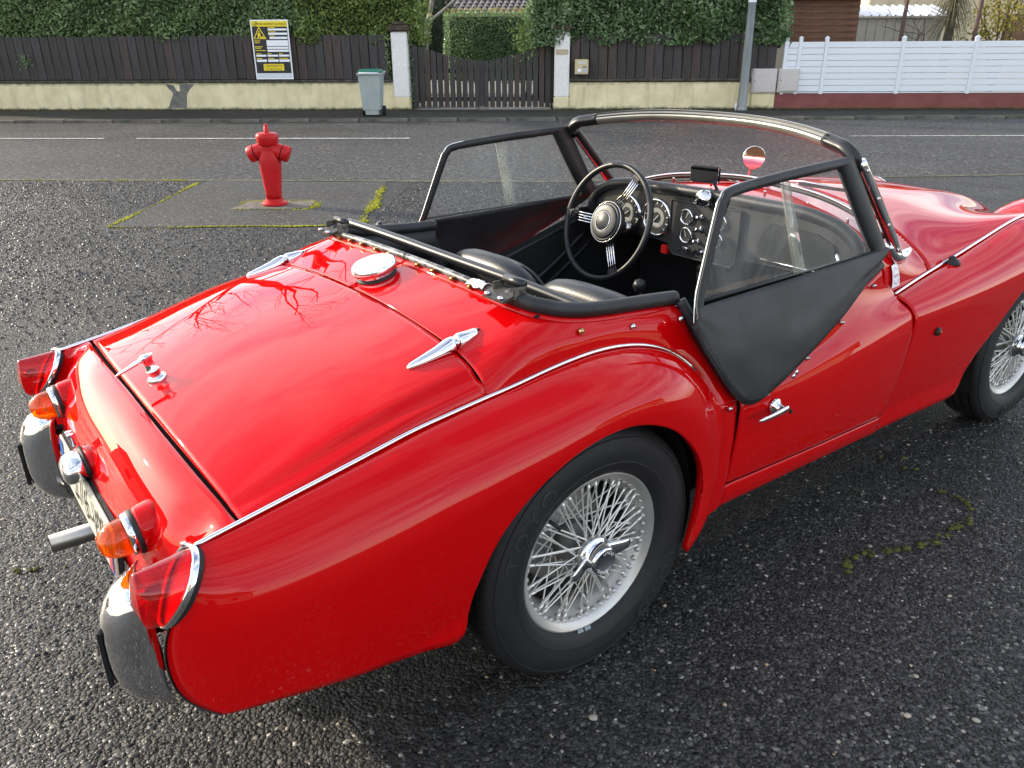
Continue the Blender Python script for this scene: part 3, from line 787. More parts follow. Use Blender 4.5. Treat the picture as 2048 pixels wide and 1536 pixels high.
for sx_ in (-1, 1):
    w_ = empty('wheel', (sx_*.215, .12, .10), 0, bn)
    MB().lathe([(.05, -.025), (.10, -.025), (.10, .025), (.05, .025)], 20, (0, 0, 0), 'X').build('tyre', M_tyr, w_, auto=40)
    MB().lathe([(.0, -.02), (.055, -.02), (.055, .02), (0, .02)], 14, (0, 0, 0), 'X').build('hub', M_tyr, w_, auto=40)
MB().tube([(-.21, .12, .10), (.21, .12, .10)], .01, 6).build('axle', M_tyr, bn)

# ---------------------------------------------------------------- hydrant
M_hyd = noisy('hydrant_red', (.40, .006, .008), (.50, .009, .011), 12, .42, 40, .12, .004, spec=.3); M_hdark = pm('hydrant_seam', (.03, .004, .004), .8)
hy = st_empty('fire_hydrant', -2.67, 7.55, .008, R_(4)); tag(hy, 'red cast fire hydrant with two angled outlets on the car park edge', 'hydrant')
MB().lathe([(.095, 0), (.118, .004), (.118, .022), (.105, .036), (.085, .042), (.082, .06), (0, .06)], 28).build('base_flange', M_hyd, hy, auto=40)
def sqsec(w_, dp, z, n=24, e=3.2, ox=0):
    out = []
    for j in range(n):
        a = 2*math.pi*j/n; ca, sa = math.cos(a), math.sin(a)
        out.append((ox+w_/2*math.copysign(abs(ca)**(2/e), ca), dp/2*math.copysign(abs(sa)**(2/e), sa), z))
    return out
def loft(secs):
    n = len(secs[0]); V = [p for s_ in secs for p in s_]; Fc = []
    for i in range(len(secs)-1):
        for j in range(n): Fc.append((i*n+j, i*n+(j+1) % n, (i+1)*n+(j+1) % n, (i+1)*n+j))
    Fc.append(tuple(range(n-1, -1, -1))); Fc.append(tuple((len(secs)-1)*n+j for j in range(n))); return V, Fc
mk('barrel', *loft([sqsec(.136, .136, .05), sqsec(.142, .14, .12), sqsec(.185, .16, .32), sqsec(.20, .17, .40), sqsec(.180, .165, .44), sqsec(.140, .145, .49), sqsec(.138, .142, .52), sqsec(.160, .155, .56)]), M_hyd, hy, True)
mk('bonnet', *loft([sqsec(.150, .150, .535, e=2.6), sqsec(.178, .178, .563, e=2.5), sqsec(.192, .192, .588, e=2.4), sqsec(.200, .200, .622, e=2.4), sqsec(.192, .192, .645, e=2.4), sqsec(.165, .165, .657, e=2.4), sqsec(.05, .05, .660, e=2.4)]), M_hyd, hy, True)
MB().lathe([(.024, .66), (.022, .70), (.018, .705), (.017, .735), (0, .735)], 12).build('operating_nut', M_hyd, hy, auto=40)
for j in range(6):
    a = j*1.047+.3; MB().lathe([(.008, .0), (.008, .008), (0, .008)], 6, (.092*math.cos(a), .092*math.sin(a), .61)).build('bolt', M_hdark, hy)
for sx_ in (-1, 1):
    ol = empty('outlet', (sx_*.03, 0, .515), 0, hy); ol.rotation_euler = (0, sx_*R_(110), 0)
    MB().lathe([(.060, 0), (.066, .03), (.070, .06), (.0715, .092)], 24).build('neck', M_hyd, ol, auto=40)
    MB().lathe([(.068, .092), (.068, .101)], 24).build('seam', M_hdark, ol, auto=40)
    MB().lathe([(.070, .101), (.0755, .103), (.0745, .158), (.071, .163), (.066, .165), (0, .166)], 24).build('outlet_cap', M_hyd, ol, auto=40)

# ---------------------------------------------------------------- beyond the fence
M_board = noisy('varnished_board', (.060, .024, .011), (.155, .070, .032), 4, .6, 30, .3, .006, co_scale=(.5, .5, 5))
M_tileroof = noisy('orange_roof_edge', (.36, .10, .05), (.5, .16, .09), 8, .8, 40, .3, .01)
sh = st_empty('board_shed', 6.85, 23.0, PZ); tag(sh, 'brown boarded shed with an orange roof edge behind the white fence', 'shed')
me = None
for k_ in range(17):
    if me is None: o = MB().box((0, .02, 0), (1.75, .04, .148), bev=.012).build('board', M_board, sh, auto=40); me = o.data
    else: o = link(bpy.data.objects.new('board', me), sh)
    o.location = (rng.normal(0, .004), 0, .1+.15*k_-.05)
for k_ in range(17):
    if k_ == 0: o = MB().box((0, 0, 0), (.04, 3.0, .148), bev=.012).build('board', M_board, sh, auto=40); me2 = o.data
    else: o = link(bpy.data.objects.new('board', me2), sh)
    o.location = (.86, 1.53, .1+.15*k_-.05)
MB().box((0, 1.5, 1.2), (1.66, 2.9, 2.3)).build('inner_wall', M_rail, sh)
MB().box((-.02, 1.5, 2.44), (2.0, 3.5, .07), bev=.01).build('roof_edge', M_tileroof, sh)
mk('roof', [(-1.05, -.3, 2.48), (1.0, -.3, 2.48), (1.0, 3.3, 2.48), (-1.05, 3.3, 2.48), (-1.05, 1.5, 3.3), (1.0, 1.5, 3.3)], [(0, 1, 5, 4), (2, 3, 4, 5), (1, 2, 5), (3, 0, 4), (0, 3, 2, 1)], M_tileroof, sh)

M_tin = noisy('pale_sheet_metal', (.30, .29, .24), (.36, .35, .30), 3, .5, 30, .1, .003, metal=.2); M_tin2 = pm('roof_sheet_metal', (.62, .64, .66), .35, .5); M_tind = pm('dark_green_trim', (.05, .07, .075), .5)
ms = st_empty('metal_shed', 9.55, 25.0, PZ); tag(ms, 'pale sheet-metal garden shed with a ribbed roof behind the white fence', 'shed')
for k_ in range(9):
    o = MB().box((-1.04+.26*k_, 0, 1.02), (.252, .03, 2.04), bev=.008).build('wall_panel', M_tin, ms, auto=40)
MB().box((-1.19, 0.0, 1.02), (.06, .06, 2.04), bev=.006).build('corner_trim', M_tind, ms)
MB().box((-1.19, .9, 1.02), (.03, 1.8, 2.04)).build('side_wall', M_tind, ms)
MB().box((0, .9, 1.0), (2.3, 1.7, 2.0)).build('inner_wall', M_rail, ms)
V = []; Fc = []; k_ = 0
for i in range(12):
    x0 = -1.28+i*.222
    for (dx, dz) in ((0, 0), (.15, 0), (.165, .03), (.205, .03), (.222, 0)):
        V += [(x0+dx, -.12, 2.05+dz), (x0+dx-.12, 1.1, 2.36+dz)]
for i in range(len(V)//2-1): Fc.append((2*i, 2*i+2, 2*i+3, 2*i+1))
mk('ribbed_roof', V, Fc, M_tin2, ms)
mk('ribbed_roof', [(x-.12*0, 2.2-y, z) for x, y, z in V], [f[::-1] for f in Fc], M_tin2, ms)
MB().box((0, -.11, 2.03), (2.5, .03, .05)).build('eave_trim', M_tin, ms)

# timber posts with bare climber
def bare_tree(name, s, d, h, seed, label, r0=.09, spread=.35, levels=4, cat='tree', mat=None, grp=None, lean=(0, 0), nb=3, start=.35):
    rg = np.random.default_rng(seed); o = st_empty(name, s, d, PZ); tag(o, label, cat, grp)
    tr = MB(); br = MB()
    def grow(p, dirv, L, r, lev):
        pts = [p]; q = p.copy(); dv = dirv.copy(); n = 5
        for i in range(n):
            dv = dv+rg.normal(0, .16 if lev else .06, 3); dv[2] += .05 if lev > 1 else 0; dv /= np.linalg.norm(dv); q = q+dv*L/n; pts.append(q.copy())
        rr = np.linspace(r, r*.55, n+1)
        (tr if lev == 0 else br).tube(pts, rr, 6 if lev < 2 else 4, caps=False)
        if lev < levels:
            for k in range(nb+(lev == 0)):
                i = rg.integers(max(1, int(n*start)), n+1); a = dv+rg.normal(0, spread+.25, 3); a[2] = abs(a[2])*.6+.25; a /= np.linalg.norm(a)
                grow(pts[i], a, L*rg.uniform(.5, .75), rr[i]*.6, lev+1)
    grow(np.zeros(3), np.array([lean[0], lean[1], 1.0])/math.sqrt(1+lean[0]**2+lean[1]**2), h*.5, r0, 0)
    tr.build('trunk', mat or M_bark, o, True); br.build('crown', mat or M_bark, o, True); return o
M_post = noisy('rusty_post', (.055, .032, .026), (.10, .062, .05), 5, .8, 40, .3, .01)
for s_, lab in ((8.62, 'dark rusty post wrapped in bare climber in front of the metal shed'), (10.42, 'dark rusty post in front of the palm leaves')):
    p_ = st_empty('garden_post', s_, 22.4, PZ); tag(p_, lab, 'post', 'garden posts')
    MB().tube([(0, 0, 0), (.01, 0, 1.5), (.03, 0, 3.2)], [.055, .05, .05], 10).build('shaft', M_post, p_, True)
    MB().lathe([(.08, 0), (.08, .05), (.055, .06)], 12).build('foot', M_post, p_, auto=40)
M_twig = noisy('bare_twig', (.05, .035, .03), (.12, .085, .07), 8, .85, 0, 0)
bare_tree('bare_climber', 8.75, 22.3, 3.2, 3, 'leafless twisting climber on the post before the metal shed', .035, .75, 4, 'climber', M_twig, nb=3, start=.2)
bare_tree('bare_climber', 9.35, 22.5, 3.1, 11, 'leafless twisting climber across the middle of the metal shed', .03, .8, 4, 'climber', M_twig, nb=3, start=.2)

# palm-like plant and yellow bush
M_frond = leafmat('palm_frond', (.05, .06, .02), (.16, .15, .07), (.36, .30, .18), .2, .6)
pa = st_empty('palm', 10.2, 23.4, PZ); tag(pa, 'shaggy palm with drooping pale fronds behind the white fence', 'palm')
MB().tube([(0, 0, 0), (.03, 0, 1.2), (0, 0, 2.4)], [.13, .12, .10], 10).build('trunk', M_bark, pa, True)
V = []; Fc = []
for k_ in range(420):
    a = rng.uniform(0, 6.28); L = rng.uniform(.5, 1.0); z0 = rng.uniform(1.9, 3.0); dv = np.array([math.cos(a), math.sin(a), 0]); w_ = rng.uniform(.008, .016); up_ = rng.uniform(-.3, .5)
    sdv = np.array([-dv[1], dv[0], 0]); b0 = len(V)
    for i in range(4):
        t = i/3; c = dv*L*t*.75+np.array([0, 0, z0+up_*t-.9*L*t*t]); V += [c-sdv*w_*(1-t*.8), c+sdv*w_*(1-t*.8)]
    for i in range(3): Fc.append((b0+2*i, b0+2*i+1, b0+2*i+3, b0+2*i+2))
fr = mk('crown', V, Fc, M_frond, pa); tag(fr, kind='stuff')
M_ybush = leafmat('yellow_leaf', (.10, .10, .015), (.30, .26, .03), (.50, .40, .06), .4, .5)
yb = st_empty('yellow_bush', 11.7, 23.6, PZ); tag(yb, 'yellow-leaved shrub at the right edge behind the white fence', 'shrub')
P = np.concatenate([rng.normal(0, 1, (1300, 3))*np.array([.42, .4, .42])+np.array([0, 0, 2.25]), rng.normal(0, 1, (500, 3))*np.array([.35, .3, .35])+np.array([-.35, 0, 1.55])])
V, Fq = leaves(len(P), .085, P, np.tile([0, -.6, .6], (len(P), 1)), asp=.7)
f_ = fast_mesh('crown', V, Fq, M_ybush, yb); tag(f_, kind='stuff')
tb = MB()
for k_ in range(9): tb.tube([(0, 0, 0), (rng.normal(0, .15), 0, 1.0), (rng.normal(0, .4), rng.normal(0, .2), 2.4)], [.04, .03, .012], 6)
tb.build('trunk', M_bark, yb, True)
hs = st_empty('neighbour_house', 13.5, 29, PZ); tag(hs, 'cream house wall glimpsed behind the yellow shrub', 'house')
M_hw = noisy('house_render', (.50, .43, .30), (.58, .50, .36), 2, .9, 30, .2, .01)
MB().box((0, 3, 1.6), (7, 6, 3.2), bev=.02).build('wall', M_hw, hs)
mk('roof', [(-3.9, -.5, 3.2), (3.9, -.5, 3.2), (3.9, 6.5, 3.2), (-3.9, 6.5, 3.2), (-3.9, 3, 4.8), (3.9, 3, 4.8)], [(0, 1, 5, 4), (2, 3, 4, 5), (1, 2, 5), (3, 0, 4), (0, 3, 2, 1)], M_tileroof, hs)
for x in (-2.2, 1.5): MB().box((x, -.005, 1.6), (1.1, .05, 1.2), bev=.01).build('window', pm('shutter_brown', (.12, .06, .03), .6), hs)

# tiled roof over the gate
M_rt = noisy('grey_brown_tile', (.10, .085, .08), (.20, .175, .165), 5, .75, 20, .3, .02)
rh = st_empty('tiled_house', -2.2, 42, PZ); tag(rh, 'house with a dark tiled hipped roof behind the clipped hedge', 'house')
MB().box((.6, 5.2, 1.35), (8.0, 8.6, 2.7), bev=.02).build('wall', M_hw, rh)
tl = MB()
def tile_rows(x0b, x1b, x0t, x1t, y0, y1, z0, z1, nr=14, pit=.30):
    for r_ in range(nr):
        t0, t1 = r_/nr, (r_+1.08)/nr
        xa, xb = x0b+(x0t-x0b)*t0, x1b+(x1t-x1b)*t0
        n = int((xb-xa)/pit)
        for i in range(n):
            x = xa+(i+.5)*pit+(pit*.5 if r_ % 2 else 0)
            ya, yb_, za, zb_ = y0+(y1-y0)*t0, y0+(y1-y0)*t1, z0+(z1-z0)*t0, z0+(z1-z0)*t1
            V = []
            for (yy, zz, ww) in ((ya, za, .15), (yb_, zb_, .13)):
                for j in range(5):
                    a = math.pi*j/4; V.append((x-ww*math.cos(a), yy, zz+.075*math.sin(a)+(.03 if yy == ya else 0)))
            tl.add(V, [(j, j+1, j+6, j+5) for j in range(4)])
tile_rows(-4.0, 5.6, -1.0, 2.4, .2, 4.9, 2.72, 4.9)
t_ = tl.build('roof_tiles', M_rt, rh, True); tag(t_, kind='stuff')
mk('roof', [(-4.2, .2, 2.7), (5.6, .2, 2.7), (5.6, 10.2, 2.7), (-4.2, 10.2, 2.7), (-.9, 5.2, 4.9), (2.3, 5.2, 4.9)], [(0, 1, 5, 4), (2, 3, 4, 5), (1, 2, 5), (3, 0, 4), (0, 3, 2, 1)], M_rt, rh)
MB().tube([(-4.2, .2, 2.76), (-.9, 5.2, 4.98)], .10, 8).build('hip_ridge', M_rt, rh, True)
MB().box((.7, .16, 2.66), (9.8, .12, .14)).build('gutter', pm('terracotta_gutter', (.30, .12, .07), .7), rh)
# pale trunk leaning behind the gate
M_ptr = noisy('pale_lichen_bark', (.16, .145, .12), (.36, .34, .30), 9, .9, 40, .6, .02)
bare_tree('garden_tree', -3.75, 23.2, 6.5, 5, 'pale slanting bare tree trunk behind the left gate pillar', .085, .5, 3, 'tree', M_ptr, lean=(.20, 0), nb=3, start=.55)
bare_tree('garden_tree', -12.0, 23.0, 17.0, 21, 'bare winter tree rising behind the hedge at the left', .36, .55, 5, 'tree', nb=3, start=.4)
bare_tree('garden_tree', -20.0, 24.0, 10.0, 33, 'bare winter tree beyond the left edge behind the hedge', .18, .55, 4, 'tree', nb=3, start=.4)
# houses round the car park, seen only in the paint
def house(s, d, w_, dp, h, rh_, rz, lab, col):
    o = st_empty('house', s, d, 0, rz); tag(o, lab, 'house', 'houses around the car park')
    mw = noisy('house_render', tuple(.9*c for c in col), col, 1.5, .9, 20, .2, .01)
    MB().box((0, 0, h/2), (w_, dp, h)).build('wall', mw, o)
    e = .4
    mk('roof', [(-w_/2-e, -dp/2-e, h), (w_/2+e, -dp/2-e, h), (w_/2+e, dp/2+e, h), (-w_/2-e, dp/2+e, h), (-w_/2-e, 0, h+rh_), (w_/2+e, 0, h+rh_)], [(0, 1, 5, 4), (2, 3, 4, 5), (1, 2, 5), (3, 0, 4), (0, 3, 2, 1)], M_tileroof, o)
    for x in (-w_*.28, w_*.28):
        for y_ in (-dp/2-.01, dp/2+.01):
            MB().box((x, y_, 1.7), (1.2, .06, 1.2), bev=.01).build('window', M_black, o)
    MB().box((0, -dp/2-.01, 1.05), (1.0, .06, 2.1), bev=.01).build('door', M_board, o)
house(-30, 6, 12, 9, 3.2, 2.4, R_(80), 'single-storey house beyond the left end of the car park', (.55, .48, .36))
house(4, -24, 16, 9, 3.4, 2.6, R_(176), 'long single-storey house behind the photographer', (.6, .55, .45))
house(34, -2, 12, 9, 3.4, 2.4, R_(95), 'single-storey house beyond the right end of the car park', (.5, .42, .30))
# ================================================================== THE CAR
# car frame = world frame: x forward, y to the car's left, z up, origin under the rear axle
car = empty('sports_car'); tag(car, 'open red vintage roadster with wire wheels and black side screens', 'car')

def paint():
    m, nt, b = nmat('red_paint'); co = objco(nt)
    n = noise(nt, 900, 2, .5, co); r = ramp(nt, n.outputs['Fac'], [(.3, (.49, .0011, .0020)), (.7, (.53, .0014, .0024))])
    nt.links.new(r.outputs['Color'], b.inputs['Base Color'])
    b.inputs['Roughness'].default_value = .5; b.inputs['Specular IOR Level'].default_value = .0
    b.inputs['Coat Weight'].default_value = 1.0; b.inputs['Coat IOR'].default_value = 1.34
    # road film low down and fine dust: uneven gloss
    d = noise(nt, 7, 6, .7, co); rr = ramp(nt, d.outputs['Fac'], [(.35, g3(.006)), (.75, g3(.028))]); nt.links.new(rr.outputs['Color'], b.inputs['Coat Roughness'])
    # panel waviness, very slight
    w = noise(nt, 3.2, 2, .5, co); bp = N(nt, 'ShaderNodeBump'); bp.inputs['Strength'].default_value = .04; bp.inputs['Distance'].default_value = .015
    nt.links.new(w.outputs['Fac'], bp.inputs['Height']); nt.links.new(bp.outputs['Normal'], b.inputs['Coat Normal']); nt.links.new(bp.outputs['Normal'], b.inputs['Normal'])
    return m
M_red = paint()
M_chrome = pm('chrome', (.78, .79, .80), .055, 1.0)
M_chrome2 = noisy('worn_chrome', (.62, .62, .60), (.74, .74, .73), 14, .14, 0, 0, metal=1.0)
M_gap = pm('shut_gap', (.012, .002, .002), .9)
M_under = pm('underbody_black', (.010, .010, .010), .9)
M_vinyl = noisy('black_vinyl', (.010, .0105, .011), (.023, .0235, .0245), 9, .56, 240, .25, .002, spec=.45)
M_vinyl2 = noisy('black_leather', (.014, .015, .017), (.020, .021, .023), 4, .38, 180, .25, .002)
M_carpet = noisy('black_carpet', (.006, .006, .007), (.011, .011, .012), 8, .95, 300, .4, .003)
M_rub = noisy('black_rubber', (.010, .010, .011), (.017, .017, .018), 9, .6, 120, .15, .002)
M_trimblk = pm('black_trim', (.014, .0145, .015), .34)
M_glass = glassy('windscreen_glass', (.97, .98, .975), .30, .006)
M_plexi = glassy('scratched_plexi', (.93, .94, .93), .5, .17, .35)
M_brass = pm('brass_stud', (.55, .38, .16), .25, 1.0)
CREF = (.8, 0, .35)

def both(name, G, mat, thick=.003, parent=car, right_only=False, ref=CREF):
    o = grid(name, mir(G), mat, parent, ref=ref, thick=thick)
    if not right_only: grid(name, G, mat, parent, ref=ref, thick=thick)
    return o

def rows(ctrl, nu, nv, tv=None):
    """ctrl: rows of control points, equal length -> dense grid"""
    C = np.asarray(ctrl, float); R0 = C.shape[0]
    tu = np.linspace(0, 1, C.shape[1]); tvv = np.linspace(0, 1, R0) if tv is None else np.asarray(tv, float)
    A = np.stack([herm(tu, r, np.linspace(0, 1, nu)) for r in C])
    qv = np.linspace(0, 1, nv)
    return np.stack([herm(tvv, A[:, i], qv) for i in range(nu)], 1)

# ---- shared shape functions -------------------------------------------------
_bx = [-.83, -.82, -.75, -.62, -.5, -.40, -.34, -.27, -.18, -.06, .06, .15, .22, .28, .33, .36, .372]
_bz = [.643, .645, .657, .682, .7055, .7255, .733, .742, .752, .768, .775, .768, .752, .725, .682, .635, .597]
_by = [.572, .572, .570, .570, .570, .570, .570, .570, .570, .570, .570, .573, .580, .592, .615, .645, .668]
rbz, rby = lins(_bx, _bz, .022), lins(_bx, _by, .022)
zc_r = lins([-.80, -.772, -.717, -.55, -.4, -.235, -.169, -.095], [.690, .705, .725, .777, .813, .846, .862, .882], .03)
nn_r = lins([-.80, -.755, -.5, -.235], [.85, .80, .47, .40], .06)
def deck_z(x, y):
    v = np.clip(np.abs(y)/rby(x), 0, 1); g = np.clip(1-v*v, 0, 1)**nn_r(x)
    fil = np.clip((v-.90)/.10, 0, 1); g = g*(1-.35*np.sin(fil*math.pi)**2*.5)
    return rbz(x)+(zc_r(x)-rbz(x))*g

# ---- boot lid ---------------------------------------------------------------
nv_, nu_ = 91, 46
vv = np.sin(np.linspace(-math.pi/2, math.pi/2, nv_))
def boot_x(v, t):
    xr = -.772+.022*np.abs(v)**2.2; xf = -.240
    return xr+.003+(xf-.003-xr)*t
G = np.zeros((nv_, nu_, 3))
for i, v in enumerate(vv):
    for j in range(nu_):
        x = boot_x(v, j/(nu_-1)); yb_ = float(rby(x)); G[i, j] = (x, v*(yb_-.004), float(deck_z(x, v*yb_)))
boot = grid('boot_lid', G, M_red, car, ref=(-.4, 0, 0), thick=.012)
# gap channels under the shut lines
def channel(name, pts, w=.02, dn=.011, mat=M_gap):
    P = np.asarray(pts, float); T_ = np.gradient(P, axis=0); T_ /= np.linalg.norm(T_, axis=1)[:, None]
    return P, T_
def gap_strip(curve, side, down, name='shut_gap', w=.018, d=.010):
    P = np.asarray(curve, float); sd = np.asarray(side, float); dn = np.asarray(down, float)
    G = np.stack([P-sd*w+dn*d, P+sd*w+dn*d], 0); return grid(name, G, M_gap, car, smooth=False)
cf = np.array([(-.2385, v*.566, float(deck_z(-.2385, v*.566))) for v in np.linspace(-1, 1, 60)])
gap_strip(cf, (1, 0, .2), (0, 0, -1), d=.016)
cr_ = np.array([(-.772+.022*abs(v)**2.2, v*.566, float(deck_z(-.772+.022*abs(v)**2.2, v*.566))) for v in np.linspace(-1, 1, 60)])
gap_strip(cr_, (.8, 0, .3), (.35, 0, -1), d=.016)

# ---- rear deck between boot and cockpit --------------------------------------
A_ = [(-.095, 0, .882), (-.094, .2, .880), (-.090, .36, .873), (-.084, .44, .867), (-.066, .487, .860), (-.048, .505, .856), (-.030, .52, .852), (.02, .534, .842), (.08, .538, .833), (.16, .541, .826), (.25, .544, .820), (.335, .552, .815), (.352, .575, .765), (.385, .612, .69), (.42, .64, .63), (.452, .662, .583)]
B_ = [(-.2365, 0, .8457), (-.2365, .2, 0), (-.2365, .36, 0), (-.2365, .43, 0), (-.2365, .50, 0), (-.2365, .545, 0), (-.2365, .566, .747), (-.16, .566, .756), (-.05, .566, .770), (.07, .566, .776), (.19, .573, .761), (.27, .586, .731), (.31, .601, .701), (.345, .628, .655), (.362, .650, .620), (.375, .668, .592)]
B_ = [(x, y, z if z else float(deck_z(x, y))) for x, y, z in B_]
M_ = []
for k, (a, b) in enumerate(zip(A_, B_)):
    m = .5*(np.array(a)+np.array(b)); bul = [.000, .0, .001, .002, .006, .010, .013, .012, .010, .009, .009, .010, .012, .012, .008, .002][k]
    m = m+np.array([0, bul*.6, bul]); M_.append(tuple(m))
G = rows([B_, M_, A_], 150, 24)
both('rear_deck', G, M_red, .003)
# raised lip carrying the fasteners
LA = spl(A_[:12], 90); nrm_in = np.zeros_like(LA)
Tg = np.gradient(LA, axis=0); Tg /= np.linalg.norm(Tg, axis=1)[:, None]
inn = np.cross(Tg, np.array([0, 0, 1.0])); inn /= np.linalg.norm(inn, axis=1)[:, None]
if inn[0][0] < 0: inn = -inn
L1 = LA+inn*.010+np.array([0, 0, .006]); L2 = LA+inn*.018+np.array([0, 0, .010]); L3 = LA+inn*.020+np.array([0, 0, -.03])
both('cockpit_lip', np.stack([LA, L1, L2]), M_red, .002)
both('cockpit_lining', np.stack([L2+np.array([0, 0, .001]), L2+inn*.004, L3+inn*.004, L3+inn*.004+np.array([0, 0, -.05])]), M_vinyl, .002)

# ---- tail panel --------------------------------------------------------------
tail = [
 [(-.775, 0, .7035), (-.826, 0, .674), (-.868, 0, .622), (-.888, 0, .56), (-.893, 0, .45), (-.875, 0, .33)],
 [(-.773, .25, .699), (-.823, .25, .670), (-.864, .25, .618), (-.884, .25, .557), (-.889, .25, .45), (-.871, .25, .33)],
 [(-.766, .42, .686), (-.813, .42, .655), (-.851, .42, .605), (-.869, .42, .548), (-.873, .42, .45), (-.857, .42, .33)],
 [(-.760, .50, .675), (-.800, .497, .643), (-.835, .49, .594), (-.851, .485, .543), (-.855, .48, .45), (-.842, .48, .33)],
 [(-.756, .545, .664), (-.788, .543, .648), (-.820, .54, .612), (-.846, .535, .55), (-.853, .53, .45), (-.842, .53, .33)],
 [(-.753, .567, .656), (-.787, .568, .651), (-.826, .566, .638), (-.872, .555, .555), (-.876, .555, .45), (-.852, .555, .33)]]
for r_ in tail:
    x, y, z = r_[0]; r_[0] = (x, y, float(deck_z(x, y))+0.0)
T2 = [[(p[0], -p[1], p[2]) for p in r_] for r_ in tail[:0:-1]]+tail
tvv = [0, .055, .15, .25, .36, .5, .64, .75, .85, .945, 1]
G = rows([[r_[k] for r_ in T2] for k in range(6)], 81, 30, [0, .16, .33, .5, .75, 1])
# columns were taken as rows along y, rows down the tail
C = np.array([[r_[k] for r_ in T2] for k in range(6)], float)
A1 = np.stack([herm(np.array(tvv), C[k], np.linspace(0, 1, 81)) for k in range(6)])
G = np.stack([herm(np.array([0, .14, .30, .46, .75, 1]), A1[:, i], np.linspace(0, 1, 36)) for i in range(81)], 1)
grid('tail_panel', G, M_red, car, ref=(-.4, 0, .3), thick=.003)

# ---- rear wings --------------------------------------------------------------
ymx = lins([-.915, -.905, -.89, -.86, -.82, -.75, -.6, -.4, -.2, 0, .2, .3, .36, .40], [.585, .602, .622, .641, .653, .667, .682, .694, .700, .703, .702, .696, .684, .672], .045)
hcr = lins([-.91, -.75, -.4, -.2, 0, .2, .3, .38], [.12, .14, .15, .135, .115, .125, .16, .20], .09)
def wing_y(x, z, bz, by, ym, hc, tuck=.55):
    xx = np.clip(x, _bx[0], _bx[-1]) if bz is rbz else x
    zb, yb, h = bz(xx), by(xx), hc(x); drop = np.clip(zb-z, 0, None); q = np.clip(drop/h, 0, 1)
    base = np.minimum(yb, ym(x)-.004)
    y = base+(ym(x)-base)*np.clip(1-(1-q)**2, 0, 1)**.62
    return y-np.minimum(tuck*np.clip(drop-h, 0, None)**2*.9, np.where((x > .15) & (x < .5), .002, .03))
WC_b = [-.82, -.75, -.62, -.5, -.40, -.34, -.27, -.18, -.06, .06, .18, .28, .345, .372]
WC_bot = [(-.835, .338), (-.745, .336), (-.60, .311), (-.47, .296), (-.379, .290), (-.354, .400), (-.298, .514), (-.195, .598), (-.072, .646), (.058, .648), (.187, .592), (.290, .478), (.305, .369), (.268, .236)]
tw_ = np.array([0, .12, .26, .42, .6, .8, 1.0])
CX = np.zeros((7, 14)); CZ = np.zeros((7, 14))
for k in range(14):
    xb, zb = WC_b[k], float(rbz(WC_b[k])); xo, zo = WC_bot[k]
    for i, t in enumerate(tw_):
        CX[i, k] = xb+(xo-xb)*t; CZ[i, k] = zb+(zo-zb)*(t**1.25)
# rear edge follows the lamp plane, then the rounded tail
zr = np.array([.645, .632, .595, .535, .46, .385, .338]); CZ[:, 0] = zr
CX[:, 0] = [-.826, -.834, -.856, -.892, -.905, -.892, -.842]
CX[:, 13] = [.372, .380, .384, .382, .371, .348, .268]; CZ[:, 13] = [.597, .56, .50, .44, .375, .295, .236]
def dense(C_, nu, nv):
    tu = np.linspace(0, 1, C_.shape[1]); a = np.stack([herm(tu, r, np.linspace(0, 1, nu)) for r in C_])
    return np.stack([herm(np.linspace(0, 1, 7), a[:, i], np.linspace(0, 1, nv)) for i in range(nu)], 1)
WX, WZ = dense(CX, 131, 40), dense(CZ, 131, 40)
WX[0] = np.interp(np.linspace(0, 13, 131), range(14), WC_b) if False else WX[0]
WZ[0] = np.where(WX[0] < _bx[0], WZ[0], rbz(np.clip(WX[0], _bx[0], _bx[-1])))
WY = wing_y(WX, WZ, rbz, rby, ymx, hcr)
WY[0] = rby(np.clip(WX[0], _bx[0], _bx[-1]))
GW = np.stack([WX, WY, WZ], -1)
both('rear_wing', GW, M_red, .003)
# turned-in flange round the wheel opening
i0 = int(130*4/13); E = GW[-1, i0:]
F1 = E+np.array([0, -.007, 0]); F2 = E+np.array([0, -.020, .001])
# normals of the opening: push the flange a little outwards from the wheel centre
both('arch_flange', np.stack([E, F1, F2]), M_red, .002, ref=(0, .6, 2.5))
# inner face beside the tail lamp and rubber edge down the rear
RE = GW[:, 0]
k0 = 16
both('wing_edge_rubber', np.stack([RE[k0:]+np.array([-.004, -.0, 0]), RE[k0:]+np.array([-.004, -.006, 0]), RE[k0:]+np.array([.01, -.008, 0])]), M_rub, .002)
both('wing_return', np.stack([RE[k0-6:]+np.array([0, -.004, 0]), RE[k0-6:]*np.array([1, 0, 1])+np.array([.02, .56, 0])]), M_red, 0, ref=(0, .6, .4))
# bright beading along the wing seam
BD = np.array([(x, float(rby(x)), float(rbz(x))+.003) for x in np.linspace(-.826, .33, 120)])
def bead(P, name='wing_beading', r=.0045, m=M_chrome):
    for sg_ in (1, -1):
        Q = P.copy(); Q[:, 1] *= sg_; MB().tube(Q, r, 8).build(name, m, car, True)
bead(BD)

# ---- quarter panel between wing and door --------------------------------------
QL = [(.372, .666, .597), (.384, .668, .50), (.382, .668, .44), (.371, .666, .375), (.350, .662, .298), (.343, .657, .270)]
QR = [(.450, .660, .584), (.441, .669, .50), (.437, .669, .44), (.432, .668, .375), (.422, .662, .298), (.414, .650, .273)]
QM = [tuple(.5*(np.array(a)+np.array(b))+np.array([0, .001, 0])) for a, b in zip(QL, QR)]
both('quarter_panel', rows([QL, QM, QR], 30, 8), M_red, .003)

